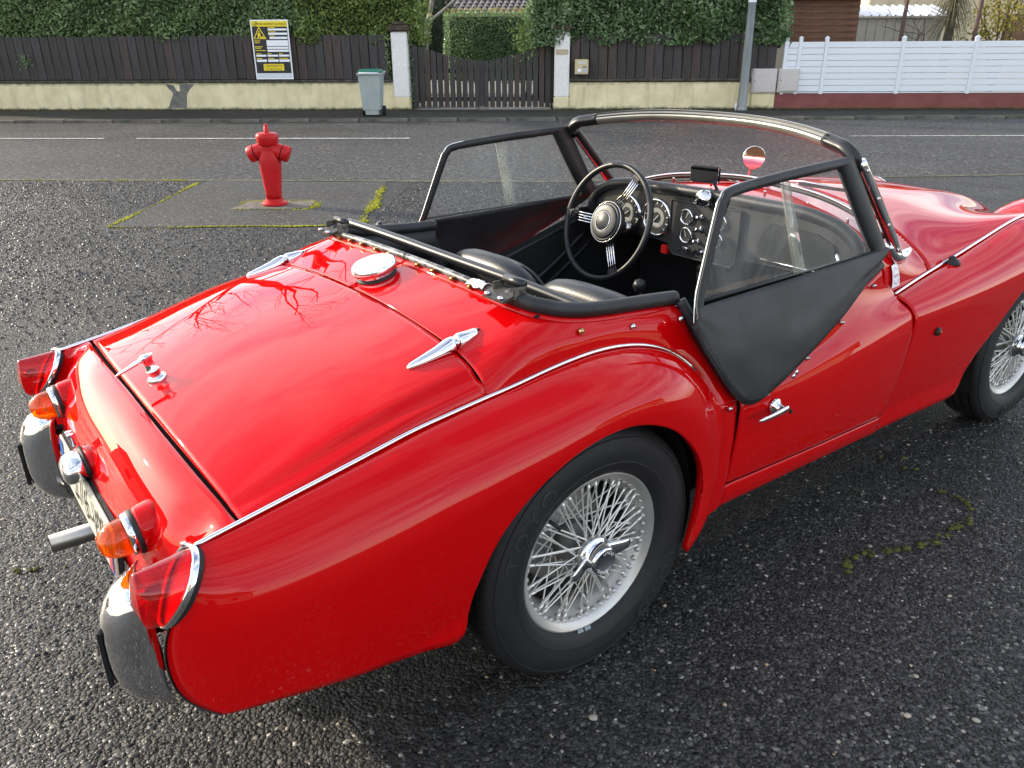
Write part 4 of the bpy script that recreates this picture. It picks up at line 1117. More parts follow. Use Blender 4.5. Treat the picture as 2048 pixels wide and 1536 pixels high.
# ---- doors --------------------------------------------------------------------
D_ = [[(.456, .659, .586), (.62, .648, .615), (.82, .632, .675), (1.0, .612, .735), (1.165, .592, .785)],
      [(.456, .665, .578), (.63, .656, .597), (.84, .645, .642), (1.04, .630, .690), (1.238, .607, .698)],
      [(.455, .670, .566), (.64, .668, .580), (.86, .667, .603), (1.07, .665, .626), (1.263, .659, .648)],
      [(.452, .672, .545), (.64, .675, .556), (.86, .676, .575), (1.065, .675, .595), (1.262, .670, .615)],
      [(.446, .672, .48), (.64, .678, .49), (.86, .680, .495), (1.06, .679, .50), (1.246, .674, .52)],
      [(.440, .668, .41), (.64, .673, .41), (.85, .675, .41), (1.05, .674, .415), (1.222, .669, .42)],
      [(.435, .660, .353), (.64, .664, .347), (.85, .665, .340), (1.03, .664, .334), (1.192, .661, .327)]]
GD = rows(D_, 60, 40, [0, .13, .27, .36, .56, .78, 1])
both('door', GD, M_red, .004)
for sg_ in (1, -1):
    for cu_, dx in ((GD[:, 0], -.003), (GD[:, -1], .003)):
        P = cu_.copy()+np.array([dx, -.014, 0]); P[:, 1] *= sg_
        gp = grid('shut_gap', np.stack([P+np.array([-.018, 0, 0]), P+np.array([.018, 0, 0])]), M_gap, car, smooth=False)
    P = GD[-1].copy()+np.array([0, -.014, -.003]); P[:, 1] *= sg_
    grid('shut_gap', np.stack([P+np.array([0, 0, -.015]), P+np.array([0, 0, .015])]), M_gap, car, smooth=False)
SL = [[(.428, .660, .348), (.64, .664, .342), (.85, .665, .335), (1.03, .664, .329), (1.190, .661, .322)],
      [(.420, .658, .305), (.64, .661, .30), (.85, .662, .297), (1.03, .661, .293), (1.192, .658, .287)],
      [(.412, .642, .274), (.64, .643, .270), (.85, .643, .265), (1.03, .643, .261), (1.193, .643, .257)],
      [(.412, .60, .262), (.64, .60, .258), (.85, .60, .253), (1.03, .60, .249), (1.193, .60, .245)]]
both('sill', rows(SL, 30, 16), M_red, .003)

# ---- front wings ----------------------------------------------------------------
_fx = [1.19, 1.25, 1.4, 1.55, 1.69, 1.9, 2.2, 2.4, 2.6, 2.75, 2.86]
_fz = [.683, .690, .705, .722, .737, .768, .804, .790, .740, .680, .620]
_fy = [.606, .602, .586, .576, .568, .560, .550, .545, .530, .510, .485]
fbz, fby = lins(_fx, _fz, .06), lins(_fx, _fy, .06)
fym = lins([1.19, 1.35, 1.5, 1.8, 2.2, 2.5, 2.7, 2.80, 2.92], [.668, .678, .685, .693, .700, .695, .665, .63, .56], .08)
fhc = lins([1.19, 1.4, 1.7, 2.2, 2.6, 2.9], [.075, .085, .115, .16, .18, .2], .15)
FC_b = [1.255, 1.40, 1.55, 1.68, 1.73, 1.78, 1.83, 1.90, 1.98, 2.07, 2.16, 2.26, 2.36, 2.46, 2.55, 2.63, 2.70, 2.78, 2.86]
FC_o = [(1.197, .256), (1.35, .263), (1.51, .262), (1.655, .264), (1.698, .292), (1.728, .362), (1.761, .417), (1.835, .486), (1.905, .553), (1.99, .612), (2.10, .655), (2.24, .668), (2.38, .65), (2.49, .59), (2.57, .49), (2.61, .38), (2.64, .31), (2.78, .32), (2.90, .36)]
K = len(FC_b); CX = np.zeros((7, K)); CZ = np.zeros((7, K))
for k in range(K):
    xb, zb = FC_b[k], float(fbz(FC_b[k])); xo, zo = FC_o[k]
    for i, t in enumerate(tw_): CX[i, k] = xb+(xo-xb)*t; CZ[i, k] = zb+(zo-zb)*(t**1.25)
CX[:, 0] = [1.247, 1.262, 1.266, 1.261, 1.239, 1.211, 1.197]; CZ[:, 0] = [.690, .655, .61, .55, .44, .33, .256]
CX[:, -1] = [2.86, 2.885, 2.905, 2.915, 2.92, 2.915, 2.90]
FX, FZ = dense(CX, 150, 40), dense(CZ, 150, 40); FZ[0] = fbz(FX[0])
FY = wing_y(FX, FZ, fbz, fby, fym, fhc, .4); FY[0] = fby(FX[0])
GF = np.stack([FX, FY, FZ], -1)
both('front_wing', GF, M_red, .003)
i0 = int(149*3.2/18); i1 = int(149*16.2/18); E = GF[-1, i0:i1]
both('arch_flange', np.stack([E, E+np.array([0, -.02, .001]), E+np.array([0, -.04, .004])]), M_red, .002, ref=(2.235, .6, 2.5))
BD = np.array([(x, float(fby(x)), float(fbz(x))+.003) for x in np.linspace(1.255, 2.84, 120)])
bead(BD)
for sg_ in (1, -1):
    P = GF[:, 0].copy()+np.array([-.004, -.016, 0]); P[:, 1] *= sg_
    grid('shut_gap', np.stack([P+np.array([-.018, 0, 0]), P+np.array([.018, 0, 0])]), M_gap, car, smooth=False)

# ---- scuttle, bonnet, nose --------------------------------------------------------
zc_f = lins([1.08, 1.13, 1.3, 1.5, 1.8, 2.07, 2.3, 2.46, 2.6, 2.72, 2.86], [.935, .940, .945, .938, .915, .884, .848, .812, .768, .722, .66], .08)
nn_f = lins([1.08, 1.15, 1.25, 1.5, 1.8, 2.6, 2.86], [.18, .22, .36, .72, .76, .85, .8], .05)
dvl = lins([1.0, 1.6, 2.0, 2.3, 2.6, 2.9], [0, 0, .018, .046, .056, .04], .1)
def valley(x, v): return dvl(x)*np.sin(math.pi*np.clip((np.abs(v)-.42)/.58, 0, 1))**1.5
def bon_z(x, y):
    xx = np.clip(x, _fx[0], _fx[-1]); yb = fby(xx)+np.where(x < 1.19, .004, 0)
    v = np.clip(np.abs(y)/yb, 0, 1); g = np.clip(1-v*v, 0, 1)**nn_f(x)
    return fbz(xx)+(zc_f(x)-fbz(xx))*g-valley(x, v)
def bon_patch(name, xa, xb_, nv=101, nu=30, ymaxf=lambda x: fby(np.clip(x, _fx[0], _fx[-1]))-.005, ref=(1.8, 0, 0)):
    G = np.zeros((nv, nu, 3))
    for i, v in enumerate(np.sin(np.linspace(-math.pi/2, math.pi/2, nv))):
        for j in range(nu):
            t = j/(nu-1); x = xa(v)+(xb_(v)-xa(v))*t; y = v*float(ymaxf(x)); xx = float(np.clip(x, _fx[0], _fx[-1])); g_ = max(0.0, 1-v*v)**float(nn_f(x)); G[i, j] = (x, y, float(fbz(xx))+(float(zc_f(x))-float(fbz(xx)))*g_-float(valley(x, v)))
    return grid(name, G, M_red, car, ref=ref, thick=.004), G
shx = lambda v: 1.497-.06*(1-abs(v)**2.5)
_, GS = bon_patch('scuttle', lambda v: 1.125+.055*max(0, abs(v)-.90)/.10, lambda v: shx(v)-.002)
bon_patch('bonnet', lambda v: shx(v)+.004, lambda v: 2.70, nu=50)
cs_ = np.array([(shx(v)+.001, v*.573, float(bon_z(shx(v), v*.573))) for v in np.sin(np.linspace(-math.pi/2, math.pi/2, 70))])
gap_strip(cs_, (1, 0, 0), (0, 0, -1), d=.016)
# nose: closed rounded front between the wings
top = np.array([(2.704, v*float(fby(2.704)), float(bon_z(2.704, v*float(fby(2.704))))) for v in np.linspace(-1, 1, 41)])
nose = []
for t, (dx, zt) in zip((0, .25, .5, .75, 1), ((0, 0), (.11, .10), (.17, .22), (.19, .34), (.16, .42))):
    r_ = []
    for i, v in enumerate(np.linspace(-1, 1, 41)):
        p = top[i]; zz = p[2]+(max(.31, p[2]-.44)-p[2])*(zt/.42); r_.append((p[0]+dx*(1-.12*v*v), p[1], zz))
    nose.append(r_)
grid('nose_panel', np.stack([herm(np.linspace(0, 1, 5), np.array(nose)[:, i], np.linspace(0, 1, 24)) for i in range(41)], 1), M_red, car, ref=(2.2, 0, .5), thick=.003)
for sg_ in (1, -1):
    hl = empty('headlamp', (2.80, sg_*.40, .672), 0, car)
    MB().lathe([(.0, -.50), (.045, -.47), (.082, -.40), (.108, -.30), (.122, -.18), (.126, -.06), (.112, .03), (.104, .05)], 28, (0, 0, 0), 'X').build('pod', M_red, hl, True)
    MB().lathe([(.104, .048), (.108, .056), (.100, .066), (.092, .062)], 28, (0, 0, 0), 'X', caps=False).build('rim', M_chrome, hl, True)
    MB().lathe([(.095, .060), (.07, .078), (.035, .088), (0, .09)], 24, (0, 0, 0), 'X').build('lens', pm('lamp_glass', (.75, .78, .8), .08), hl, True)
ga = empty('grille', (2.878, 0, .50), 0, car)
MB().box((0, 0, 0), (.03, .62, .16), bev=.014).build('mouth', M_under, ga)
for i in range(15): MB().box((.018, -.29+.0415*i, 0), (.008, .006, .15)).build('bar', M_chrome, ga)
MB().tube(spl([(2.92, -.66, .40), (3.0, -.4, .40), (3.02, 0, .40), (3.0, .4, .40), (2.92, .66, .40)], 40), .04, 12).build('front_bumper', M_chrome, car, True)

# ---- underbody, inner arches, cockpit tub ------------------------------------------
MB().box((1.0, 0, .265), (3.7, 1.0, .10), bev=.02).build('floor_pan', M_under, car)
for x0 in (0.0, 2.235):
    for sg_ in (1, -1):
        V = []; Fc = []
        for i, a in enumerate(np.linspace(-.35, math.pi+.35, 25)):
            for y in (.40, .625): V.append((x0+.350*math.cos(a), sg_*y, .315+.345*math.sin(a)))
            if i: Fc.append((2*i-2, 2*i, 2*i+1, 2*i-1))
        b0 = len(V); V.append((x0, sg_*.40, .30)); Fc += [(b0, 2*i, 2*i+2) for i in range(24)]
        mk('inner_arch', V, Fc, M_under, car)
MB().box((-.58, 0, .40), (.5, 1.1, .3), bev=.04).build('boot_floor', M_under, car)
# cockpit: floor, tunnel, side trims, rear bulkhead, fire wall
MB().box((.65, 0, .325), (1.3, 1.16, .03)).build('cockpit_floor', M_carpet, car)
MB().box((.75, 0, .40), (1.2, .22, .16), bev=.05).build('transmission_tunnel', M_carpet, car, auto=50)
MB().box((1.36, 0, .54), (.05, 1.06, .44)).build('fire_wall', M_carpet, car)
both('side_trim', rows([[(-.06, .535, .80), (.2, .527, .80), (.34, .538, .80), (.40, .595, .68), (.47, .645, .60), (.7, .628, .672), (.95, .602, .755), (1.16, .580, .815), (1.25, .56, .80), (1.37, .54, .80)], [(-.06, .53, .33), (.2, .53, .33), (.3, .54, .33), (.42, .58, .33), (.5, .60, .33), (.7, .60, .33), (.95, .59, .33), (1.16, .575, .33), (1.25, .56, .33), (1.37, .54, .33)]], 60, 10), M_carpet, .01, ref=(.6, 3, .5))
grid('rear_bulkhead', np.array([[(-.06, -.5, .86), (-.06, .5, .86)], [(.02, -.5, .60), (.02, .5, .60)], [(.05, -.5, .33), (.05, .5, .33)]]), M_carpet, car, smooth=False, thick=.01)
# padded roll along the door tops and cockpit edge
TR = L2[:, :]+np.array([0, 0, .004])
def roll(P, name, r, m=M_vinyl, n=10):
    for sg_ in (1, -1):
        Q = P.copy(); Q[:, 1] *= sg_; MB().tube(Q, r, n).build(name, m, car, True)
Tc = TR[:, :].copy(); k_ = int(.46*len(Tc))
roll(Tc[:k_+1], 'cockpit_piping', .0095, noisy('worn_piping', (.02, .02, .02), (.20, .20, .19), 26, .4, 60, .4, .004, lo=.45, hi=.6))
roll(Tc[k_:]+np.array([0, 0, .008]), 'cockpit_roll', .0175)
roll(spl([(.335, .552, .835), (.352, .575, .79), (.385, .605, .71), (.43, .64, .63), (.47, .655, .60)], 30), 'cockpit_roll', .014)
roll(spl([(.47, .652, .60), (.62, .642, .625), (.82, .626, .685), (1.0, .606, .745), (1.16, .588, .795)], 30), 'door_roll', .014)
# clamps and press studs on the edge
for t in (.08, .16, .25, .33, .41):
    for sg_ in (1, -1):
        p = TR[int(t*len(TR))]*np.array([1, sg_, 1])
        MB().box((p[0]-.014, p[1], p[2]-.004), (.014, .010, .010), bev=.002).build('hood_clip', M_brass, car)
M_ironw = noisy('worn_iron', (.03, .03, .028), (.22, .21, .18), 60, .4, 0, 0, metal=.6)
for sg_ in (1, -1):
    br_ = empty('hood_socket', (-.082, sg_*.418, .884), 0, car)
    Mx = Matrix.Rotation(R_(-14), 4, 'Y')
    MB().box((-.008, 0, .012), (.050, .075, .006), bev=.001, M=Mx).build('plate', noisy('black_enamel', (.02, .02, .018), (.05, .045, .03), 40, .5, 0, 0), br_)
    for y in (-.022, .026): MB().lathe([(.007, .0), (.007, .006), (0, .008)], 8, (-.026, y, .010)).build('screw', M_chrome2, br_, True)
    for y in (-.036, .036): MB().box((.014, y, .020), (.036, .004, .026), bev=.0015).build('cheek', M_ironw, br_)
    MB().tube([(.028, -.034, .036), (.028, .034, .036)], .009, 10).build('pivot', M_trimblk, br_, True)
for (x, y, z) in ((.02, .553, .825), (.17, .560, .806), (.318, .570, .796)):
    for sg_ in (1, -1):
        MB().lathe([(.0075, 0), (.0075, .005), (.004, .010), (0, .011)], 10, (0, 0, 0), 'Y', Matrix.Translation((x, sg_*y, z)) @ Matrix.Rotation(0 if sg_ > 0 else math.pi, 4, 'Z') @ Matrix.Rotation(R_(35), 4, 'X')).build('press_stud', M_brass if x < .1 else M_chrome2, car, True)
# folded hood frame and cloth behind the seats
bar = spl([(.012, .50, .893), (.03, .3, .886), (.055, 0, .872), (.075, -.3, .860), (.09, -.52, .845)], 40)
MB().tube(bar, .0135, 12).build('hood_bow', M_trimblk, car, True)
MB().tube(spl([(.13, .54, .87), (.19, .535, .78), (.26, .53, .70), (.30, .53, .62)], 20), .012, 8).build('hood_strut', M_trimblk, car, True)
MB().tube(spl([(.12, -.52, .81), (.17, -.53, .74), (.24, -.53, .68)], 20), .012, 8).build('hood_strut', M_trimblk, car, True)
fold = []
for j, y in enumerate(np.linspace(-.5, .5, 40)):
    r_ = []
    for i in range(14):
        a = i/13; r_.append((-.03+.15*a, y, .80+.035*math.sin(a*9+y*3)+.02*math.sin(y*17+i)-.05*a))
    fold.append(r_)
grid('folded_hood', np.array(fold), M_vinyl, car, thick=.004)

# ---- seats --------------------------------------------------------------------------
def rbox(w, d, h, e=3.4, nu=28, nv=14):
    """rounded cushion"""
    G = np.zeros((nv, nu+1, 3))
    for i, ph in enumerate(np.linspace(-math.pi/2, math.pi/2, nv)):
        for j, th in enumerate(np.linspace(0, 2*math.pi, nu+1)):
            f = lambda q: math.copysign(abs(q)**(2/e), q)
            G[i, j] = (w/2*f(math.cos(ph))*f(math.cos(th)), d/2*f(math.cos(ph))*f(math.sin(th)), h/2*f(math.sin(ph)))
    return G
for y, sg_ in ((.225, 1), (-.235, -1)):
    se = empty('seat', (.40, y, 0), 0, car)
    G = rbox(.46, .46, .13); o = grid('cushion', G, M_vinyl2, se, ref=(0, 0, 0)); o.location = (.22, 0, .47); o.rotation_euler = (0, R_(-6), 0)
    G = rbox(.115, .50, .46, 3.0); G[..., 0] += -.06*(G[..., 1]/.25)**2*0; o = grid('backrest', G, M_vinyl2, se, ref=(0, 0, 0)); o.location = (-.015, 0, .575); o.rotation_euler = (0, R_(-14), 0)
    th = np.linspace(0, 2*math.pi, 60, endpoint=False)
    P = np.stack([np.full(60, .034), .235*np.sign(np.cos(th))*np.abs(np.cos(th))**.6, .205*np.sign(np.sin(th))*np.abs(np.sin(th))**.6], -1)
    for xo in (.042, -.042):
        Q = P.copy(); Q[:, 0] = xo; o = MB().tube(Q, .0055, 6, closed=True).build('piping', M_vinyl2, se, True); o.location = (-.015, 0, .575); o.rotation_euler = (0, R_(-14), 0)

# ---- windscreen -----------------------------------------------------------------------
vv = np.linspace(-1, 1, 41)
wtop = np.stack([1.082-.117*np.abs(vv)**2.0, vv*.560, 1.166-.046*np.abs(vv)**2.6], -1)
wbot = np.stack([1.300-.075*np.abs(vv)**2.0, vv*.555, .950-.090*np.abs(vv)**3.0], -1)
for i in range(41): wbot[i, 2] = max(wbot[i, 2], float(bon_z(wbot[i, 0], wbot[i, 1]))+.012)
GWS = np.stack([wbot+(wtop-wbot)*t+np.array([.010*math.sin(t*math.pi), 0, .010*math.sin(t*math.pi)]) for t in np.linspace(0, 1, 10)])
ws = empty('windscreen', (0, 0, 0), 0, car)
o = grid('glass', GWS, M_glass, ws)
# frame: deep black top rail with rounded shoulders, slim side posts
rail = np.concatenate([[(.990, -.568, 1.085)], [(.972, -.568, 1.106)], wtop[1:-1]+np.array([-.004, 0, .008]), [(.972, .568, 1.106)], [(.990, .568, 1.085)]])
rail = spl(rail, 90)
def rail_sec(P, w, h, n=12, ax=(-.70, 0, .72), ex=.55):
    T_ = np.gradient(P, axis=0); T_ /= np.linalg.norm(T_, axis=1)[:, None]; V = []; Fc = []
    ax = np.array(ax, float)
    for i in range(len(P)):
        u = ax-T_[i]*(ax@T_[i]); u /= np.linalg.norm(u); w_ = np.cross(T_[i], u)
        for j in range(n):
            a = 2*math.pi*j/n; ca, sa = math.cos(a), math.sin(a)
            V.append(P[i]+u*h/2*math.copysign(abs(ca)**ex, ca)+w_*w/2*math.copysign(abs(sa)**ex, sa))
    for i in range(len(P)-1):
        for j in range(n): Fc.append((i*n+j, i*n+(j+1) % n, (i+1)*n+(j+1) % n, (i+1)*n+j))
    Fc += [tuple(range(n-1, -1, -1)), tuple((len(P)-1)*n+j for j in range(n))]; return V, Fc
M_railm = noisy('dull_rail_metal', (.24, .235, .21), (.34, .33, .29), 8, .30, 0, 0, metal=.55)
V, Fc = rail_sec(rail[10:-10], .034, .032); mk('top_rail', V, Fc, M_railm, ws, True)
for a_ in (rail[:12], rail[-12:]):
    V, Fc = rail_sec(a_, .035, .034); mk('rail_end', V, Fc, M_trimblk, ws, True)
for o_ in (-.008, .006):
    V, Fc = rail_sec(rail[10:-10]+np.array([-.012+o_*.7, 0, .012+o_*.7]), .004, .004); mk('rail_rib', V, Fc, M_trimblk, ws, True)
V, Fc = rail_sec(rail[4:-4]+np.array([.008, 0, -.014]), .012, .010); mk('top_bead', V, Fc, M_chrome, ws, True)
for sg_ in (1, -1):
    P = np.array([(.980, .582, 1.103), (1.075, .584, 1.008), (1.165, .585, .916), (1.232, .585, .848), (1.270, .583, .806)])*np.array([1, sg_, 1])
    V, Fc = rail_sec(spl(P, 24), .024, .016, ax=(0, 1, 0)); mk('side_post', V, Fc, M_chrome, ws, True)
    V, Fc = rail_sec(spl(P-np.array([-.004, sg_*.018, -.006]), 24), .024, .018, ax=(0, 1, 0)); mk('inner_post', V, Fc, M_trimblk, ws, True)
    for t in (.08, .36, .64, .92):
        q = P[0]+(P[-1]-P[0])*t; MB().lathe([(.006, 0), (.006, .003), (0, .004)], 8, (0, 0, 0), 'Y', Matrix.Translation((q[0]-.002, q[1]+sg_*.010, q[2]-.002)) @ Matrix.Rotation(0 if sg_ > 0 else math.pi, 4, 'Z')).build('screw', M_chrome2, ws)
    # stanchion foot: chrome shoe sweeping forward on the scuttle
    P = spl([(1.225, sg_*.571, .842), (1.262, sg_*.573, .803), (1.30, sg_*.572, .792), (1.345, sg_*.566, .798), (1.375, sg_*.560, .802)], 20)
    MB().tube(P, np.interp(np.linspace(0, 1, 20), [0, .3, .6, 1], [.014, .022, .019, .009]), 12).build('stanchion_shoe', M_chrome, ws, True)
V, Fc = rail_sec(wbot+np.array([-.004, 0, .002]), .014, .014); mk('bottom_seal', V, Fc, M_rub, ws, True)
V, Fc = rail_sec(wbot+np.array([-.008, 0, .012]), .006, .006); mk('bottom_bead', V, Fc, M_chrome, ws, True)

M_stitch = pm('stitch_thread', (.05, .05, .052), .7)
# ---- side screens -----------------------------------------------------------------------
def sidescreen(sg_):
    ss_ = empty('side_screen', (0, 0, 0), 0, car)
    def yy(x, z):   # leans in towards the top, bows out over the door
        return np.interp(z, [.54, .60, .66, .72, .80, .86, 1.12], [.682, .680, .668, .654, .625, .606, .576])-.0*x
    # upper frame (inner outline = window)
    outer = np.array([(.315, .800), (.322, .835), (.395, 1.03), (.415, 1.068), (.452, 1.090), (.62, 1.104), (.80, 1.113), (.90, 1.116), (.940, 1.117), (.956, 1.108), (1.02, 1.020), (1.10, .910), (1.148, .845)])
    inner = np.array([(.340, .832), (.348, .850), (.420, 1.03), (.434, 1.055), (.462, 1.068), (.62, 1.080), (.80, 1.088), (.865, 1.091), (.885, 1.091), (.893, 1.082), (.962, .985), (1.038, .885), (1.066, .850)])
    def strip(P0, P1, yo): 
        return np.stack([np.stack([P0[:, 0], yy(P0[:, 0], P0[:, 1])+yo, P0[:, 1]], -1), np.stack([P1[:, 0], yy(P1[:, 0], P1[:, 1])+yo, P1[:, 1]], -1)])
    tq_ = np.linspace(0, 1, len(outer)); o_, i_ = spl(outer, 110, tq_), spl(inner, 110, tq_)
    md = .5*(o_+i_)
    G = np.stack([np.stack([q[:, 0], yy(q[:, 0], q[:, 1])+yo, q[:, 1]], -1) for q, yo in ((o_, 0), (o_*.75+i_*.25, .007), (md, .009), (o_*.25+i_*.75, .007), (i_, 0), (i_, -.010), (o_, -.010), (o_, 0))])
    if sg_ < 0: G = mir(G)
    grid('frame', G, M_vinyl, ss_, ref=None)
    e_ = np.stack([o_[:, 0]-.001, yy(o_[:, 0], o_[:, 1])-.006, o_[:, 1]], -1)[:40]*np.array([1, sg_, 1])
    MB().tube(e_, .0018, 6).build('frame_edge', M_chrome2, ss_, True)
    # skirt
    low = np.array([(.298, .800), (.318, .748), (.352, .690), (.392, .634), (.430, .596), (.462, .580), (.500, .578), (.56, .595), (.70, .645), (.85, .706), (1.0, .775), (1.105, .832)])
    lo = spl(low, 70); u = np.linspace(0, 1, 70); hi = np.stack([.315+(1.145-.315)*u, .836+.016*u], -1)
    rws = []
    for t in np.linspace(0, 1, 16):
        q = hi+(lo-hi)*t; y = yy(q[:, 0], q[:, 1])+.004+(.0016*np.sin(q[:, 0]*13+t*5)+.0008*np.sin(q[:, 0]*29-t*9+1)+.0008*np.sin(q[:, 0]*7+t*15))*np.sin(t*math.pi)**.7+.006*math.sin(t*math.pi)
        rws.append(np.stack([q[:, 0], y, q[:, 1]], -1))
    G = np.array(rws); G = G if sg_ > 0 else mir(G)
    o = grid('skirt', G, M_vinyl, ss_, thick=.004)
    ed = np.stack([lo[:, 0], yy(lo[:, 0], lo[:, 1])+.004, lo[:, 1]], -1)*np.array([1, sg_, 1]); MB().tube(ed, .004, 6).build('hem', M_vinyl, ss_, True)
    st_ = np.stack([lo[:, 0]+(.5-u)*.02, yy(lo[:, 0], lo[:, 1])+.0085, lo[:, 1]+.012], -1)*np.array([1, sg_, 1]); mb = MB()
    for i in range(2, 66):
        mb.tube([st_[i], st_[i]+(st_[i+1]-st_[i])*.6], .0008, 4)
    o = mb.build('stitching', M_stitch, ss_); tag(o, kind='stuff')
    # panes: two overlapping sliding sheets
    for (xa, xb_, yo, nm) in ((.330, .745, -.006, 'rear_pane'), (.700, 1.10, -.002, 'front_pane')):
        r_ = []
        tx = np.linspace(0, 1, 16)
        bot = np.stack([xa+(xb_-xa)*tx, np.full(16, .846)], -1)
        tpx = np.clip(xa+(xb_-xa)*tx, .44, .905); 
        tp = np.stack([np.where(bot[:, 0] < .46, .445+(bot[:, 0]-.33)*.4, np.minimum(bot[:, 0], .9)), np.full(16, 1.078)], -1)
        if nm == 'front_pane': tp = np.stack([.632+(.898-.632)*tx, np.full(16, 1.082)], -1)
        else: tp = np.stack([.455+(.668-.455)*tx, 1.062+.02*tx], -1)
        G = np.stack([np.stack([q[:, 0], yy(q[:, 0], q[:, 1])+yo, q[:, 1]], -1) for q in (bot+(tp-bot)*t for t in np.linspace(0, 1, 12))])
        grid(nm, G if sg_ > 0 else mir(G), M_plexi, ss_)
    # finger strip where the panes overlap
    G = np.array([[(.700, yy(0, .85), .85), (.742, yy(0, .85), .85)], [(.634, yy(0, 1.08), 1.08), (.666, yy(0, 1.08), 1.08)]])+np.array([0, .004, 0])
    grid('pane_overlap', G if sg_ > 0 else mir(G), glassy('clear_strip', (.86, .87, .82), .9, .22, .1), ss_, thick=.005)
    MB().tube((np.array([(.345, yy(0, .846), .846), (1.08, yy(0, .852), .852)])+np.array([0, .002, 0]))*np.array([1, sg_, 1]), .004, 6).build('pane_rail', M_trimblk, ss_, True)
    for x, z in ((.635, .610), (.648, .617)):
        MB().lathe([(.0075, 0), (.007, .004), (0, .005)], 10, (0, 0, 0), 'Y', Matrix.Translation((x, sg_*(yy(0, z)+.008), z)) @ Matrix.Rotation(0 if sg_ > 0 else math.pi, 4, 'Z')).build('rivet', M_chrome2, ss_, True)
    return ss_
sidescreen(1); sidescreen(-1)
for (x, y, z) in ((.55, .668, .575), (.73, .655, .625), (.905, .637, .683), (1.09, .612, .748), (.405, .668, .575)):
    for sg_ in (1, -1):
        MB().lathe([(.0065, 0), (.006, .006), (.003, .014), (0, .015)], 8, (0, 0, 0), 'Y', Matrix.Translation((x, sg_*y, z)) @ Matrix.Rotation(0 if sg_ > 0 else math.pi, 4, 'Z') @ Matrix.Rotation(R_(25), 4, 'X')).build('press_stud', M_chrome2, car, True)
# ---- dashboard ----------------------------------------------------------------------------
DX = 1.085
db = empty('dashboard', (DX, 0, 0), 0, car)
ot = [(-.565, .79), (-.545, .85), (-.50, .885), (-.42, .908), (-.2, .918), (.2, .918), (.42, .908), (.50, .885), (.545, .85), (.565, .79), (.55, .745), (.40, .735), (.24, .742), (.165, .735), (.15, .715), (.12, .700), (-.12, .700), (-.15, .715), (-.165, .735), (-.30, .740), (-.45, .735), (-.55, .745)]
n = len(ot); V = [(0, y, z) for y, z in ot]+[(.03, y, z) for y, z in ot]
mk('panel', V, [tuple(range(n-1, -1, -1)), tuple(range(n, 2*n))]+[(i, (i+1) % n, (i+1) % n+n, i+n) for i in range(n)], M_vinyl, db)
MB().tube(spl([(.0, -.565, .78), (.0, -.548, .855), (.0, -.50, .892), (.0, -.42, .915), (0, -.2, .926), (0, .2, .926), (.0, .42, .915), (.0, .50, .892), (.0, .548, .855), (0, .565, .78)], 60), .020, 12).build('crash_pad', M_vinyl2, db, True)
# raised centre panel
ct = [(-.125, .705), (-.145, .725), (-.148, .895), (.148, .895), (.145, .725), (.125, .705)]
n = len(ct); V = [(-.012, y, z) for y, z in ct]+[(0, y, z) for y, z in ct]
mk('centre_panel', V, [tuple(range(n)), ]+[(i, i+n, (i+1) % n+n, (i+1) % n) for i in range(n)], M_vinyl, db)
MB().tube([(-.012, y, z) for y, z in ct], .004, 6, closed=True).build('panel_piping', M_vinyl2, db, True)
M_dial = pm('dial_black', (.03, .03, .03), .5); M_dial2 = pm('dial_grey', (.30, .29, .26), .5); M_ndl = pm('needle_white', (.8, .8, .78), .5); M_cglass = glassy('gauge_glass', (.97, .98, .98), .5)
def gauge(y, z, r, xo, txt_, ang):
    rot = Matrix.Translation((xo, y, z)) @ Matrix.Rotation(-math.pi/2, 4, 'Y')
    MB().lathe([(r*.86, .002), (r*.9, .010), (r, .006), (r*1.03, 0)], 36, (0, 0, 0), 'Z', rot, caps=False).build('gauge_bezel', M_chrome, db, True)
    MB().lathe([(0, .002), (r*.88, .002)], 36, (0, 0, 0), 'Z', rot, caps=False).build('gauge_dial', M_dial, db)
    if r > .04: MB().lathe([(r*.30, .0028), (r*.52, .0028)], 36, (0, 0, 0), 'Z', rot, caps=False).build('dial_ring', M_dial2, db)
    mb = MB(); k = 11 if r > .04 else 5
    for a in np.linspace(R_(225), R_(-45), k):
        c_, s_ = math.cos(a), math.sin(a); q = []
        for rr, ww in ((r*.70, .6), (r*.84, 1)):
            for sg_ in (-1, 1): q.append((xo-.004, y-(rr*c_+sg_*r*.022*-s_), z+rr*s_+sg_*r*.022*c_))
        mb.add(q, [(0, 1, 3, 2)])
    o = mb.build('gauge_marks', M_ndl, db); tag(o, kind='stuff')
    a = R_(ang); MB().tube([(xo-.006, y+r*.2*math.cos(a), z-r*.2*math.sin(a)), (xo-.006, y-r*.7*math.cos(a), z+r*.7*math.sin(a))], r*.022, 5).build('gauge_needle', M_ndl, db)
    if txt_:
        V, Fc = text_geo(txt_, r*.2); mk('gauge_lettering', [(xo-.0045, y-px_, z+pz_-r*.35) for px_, pz_, _ in V], Fc, M_ndl, db)
    MB().lathe([(0, .012), (r*.5, .0105), (r*.87, .008)], 28, (0, 0, 0), 'Z', rot, caps=False).build('gauge_glass', M_cglass, db, True)
gauge(.222, .818, .068, -.001, 'RPM', 225); gauge(.372, .815, .068, -.001, 'MPH', 215)
gauge(.072, .846, .027, -.013, '', 60); gauge(.070, .783, .027, -.013, '', 110); gauge(-.072, .848, .027, -.013, '', 70); gauge(-.062, .787, .027, -.013, '', 100)
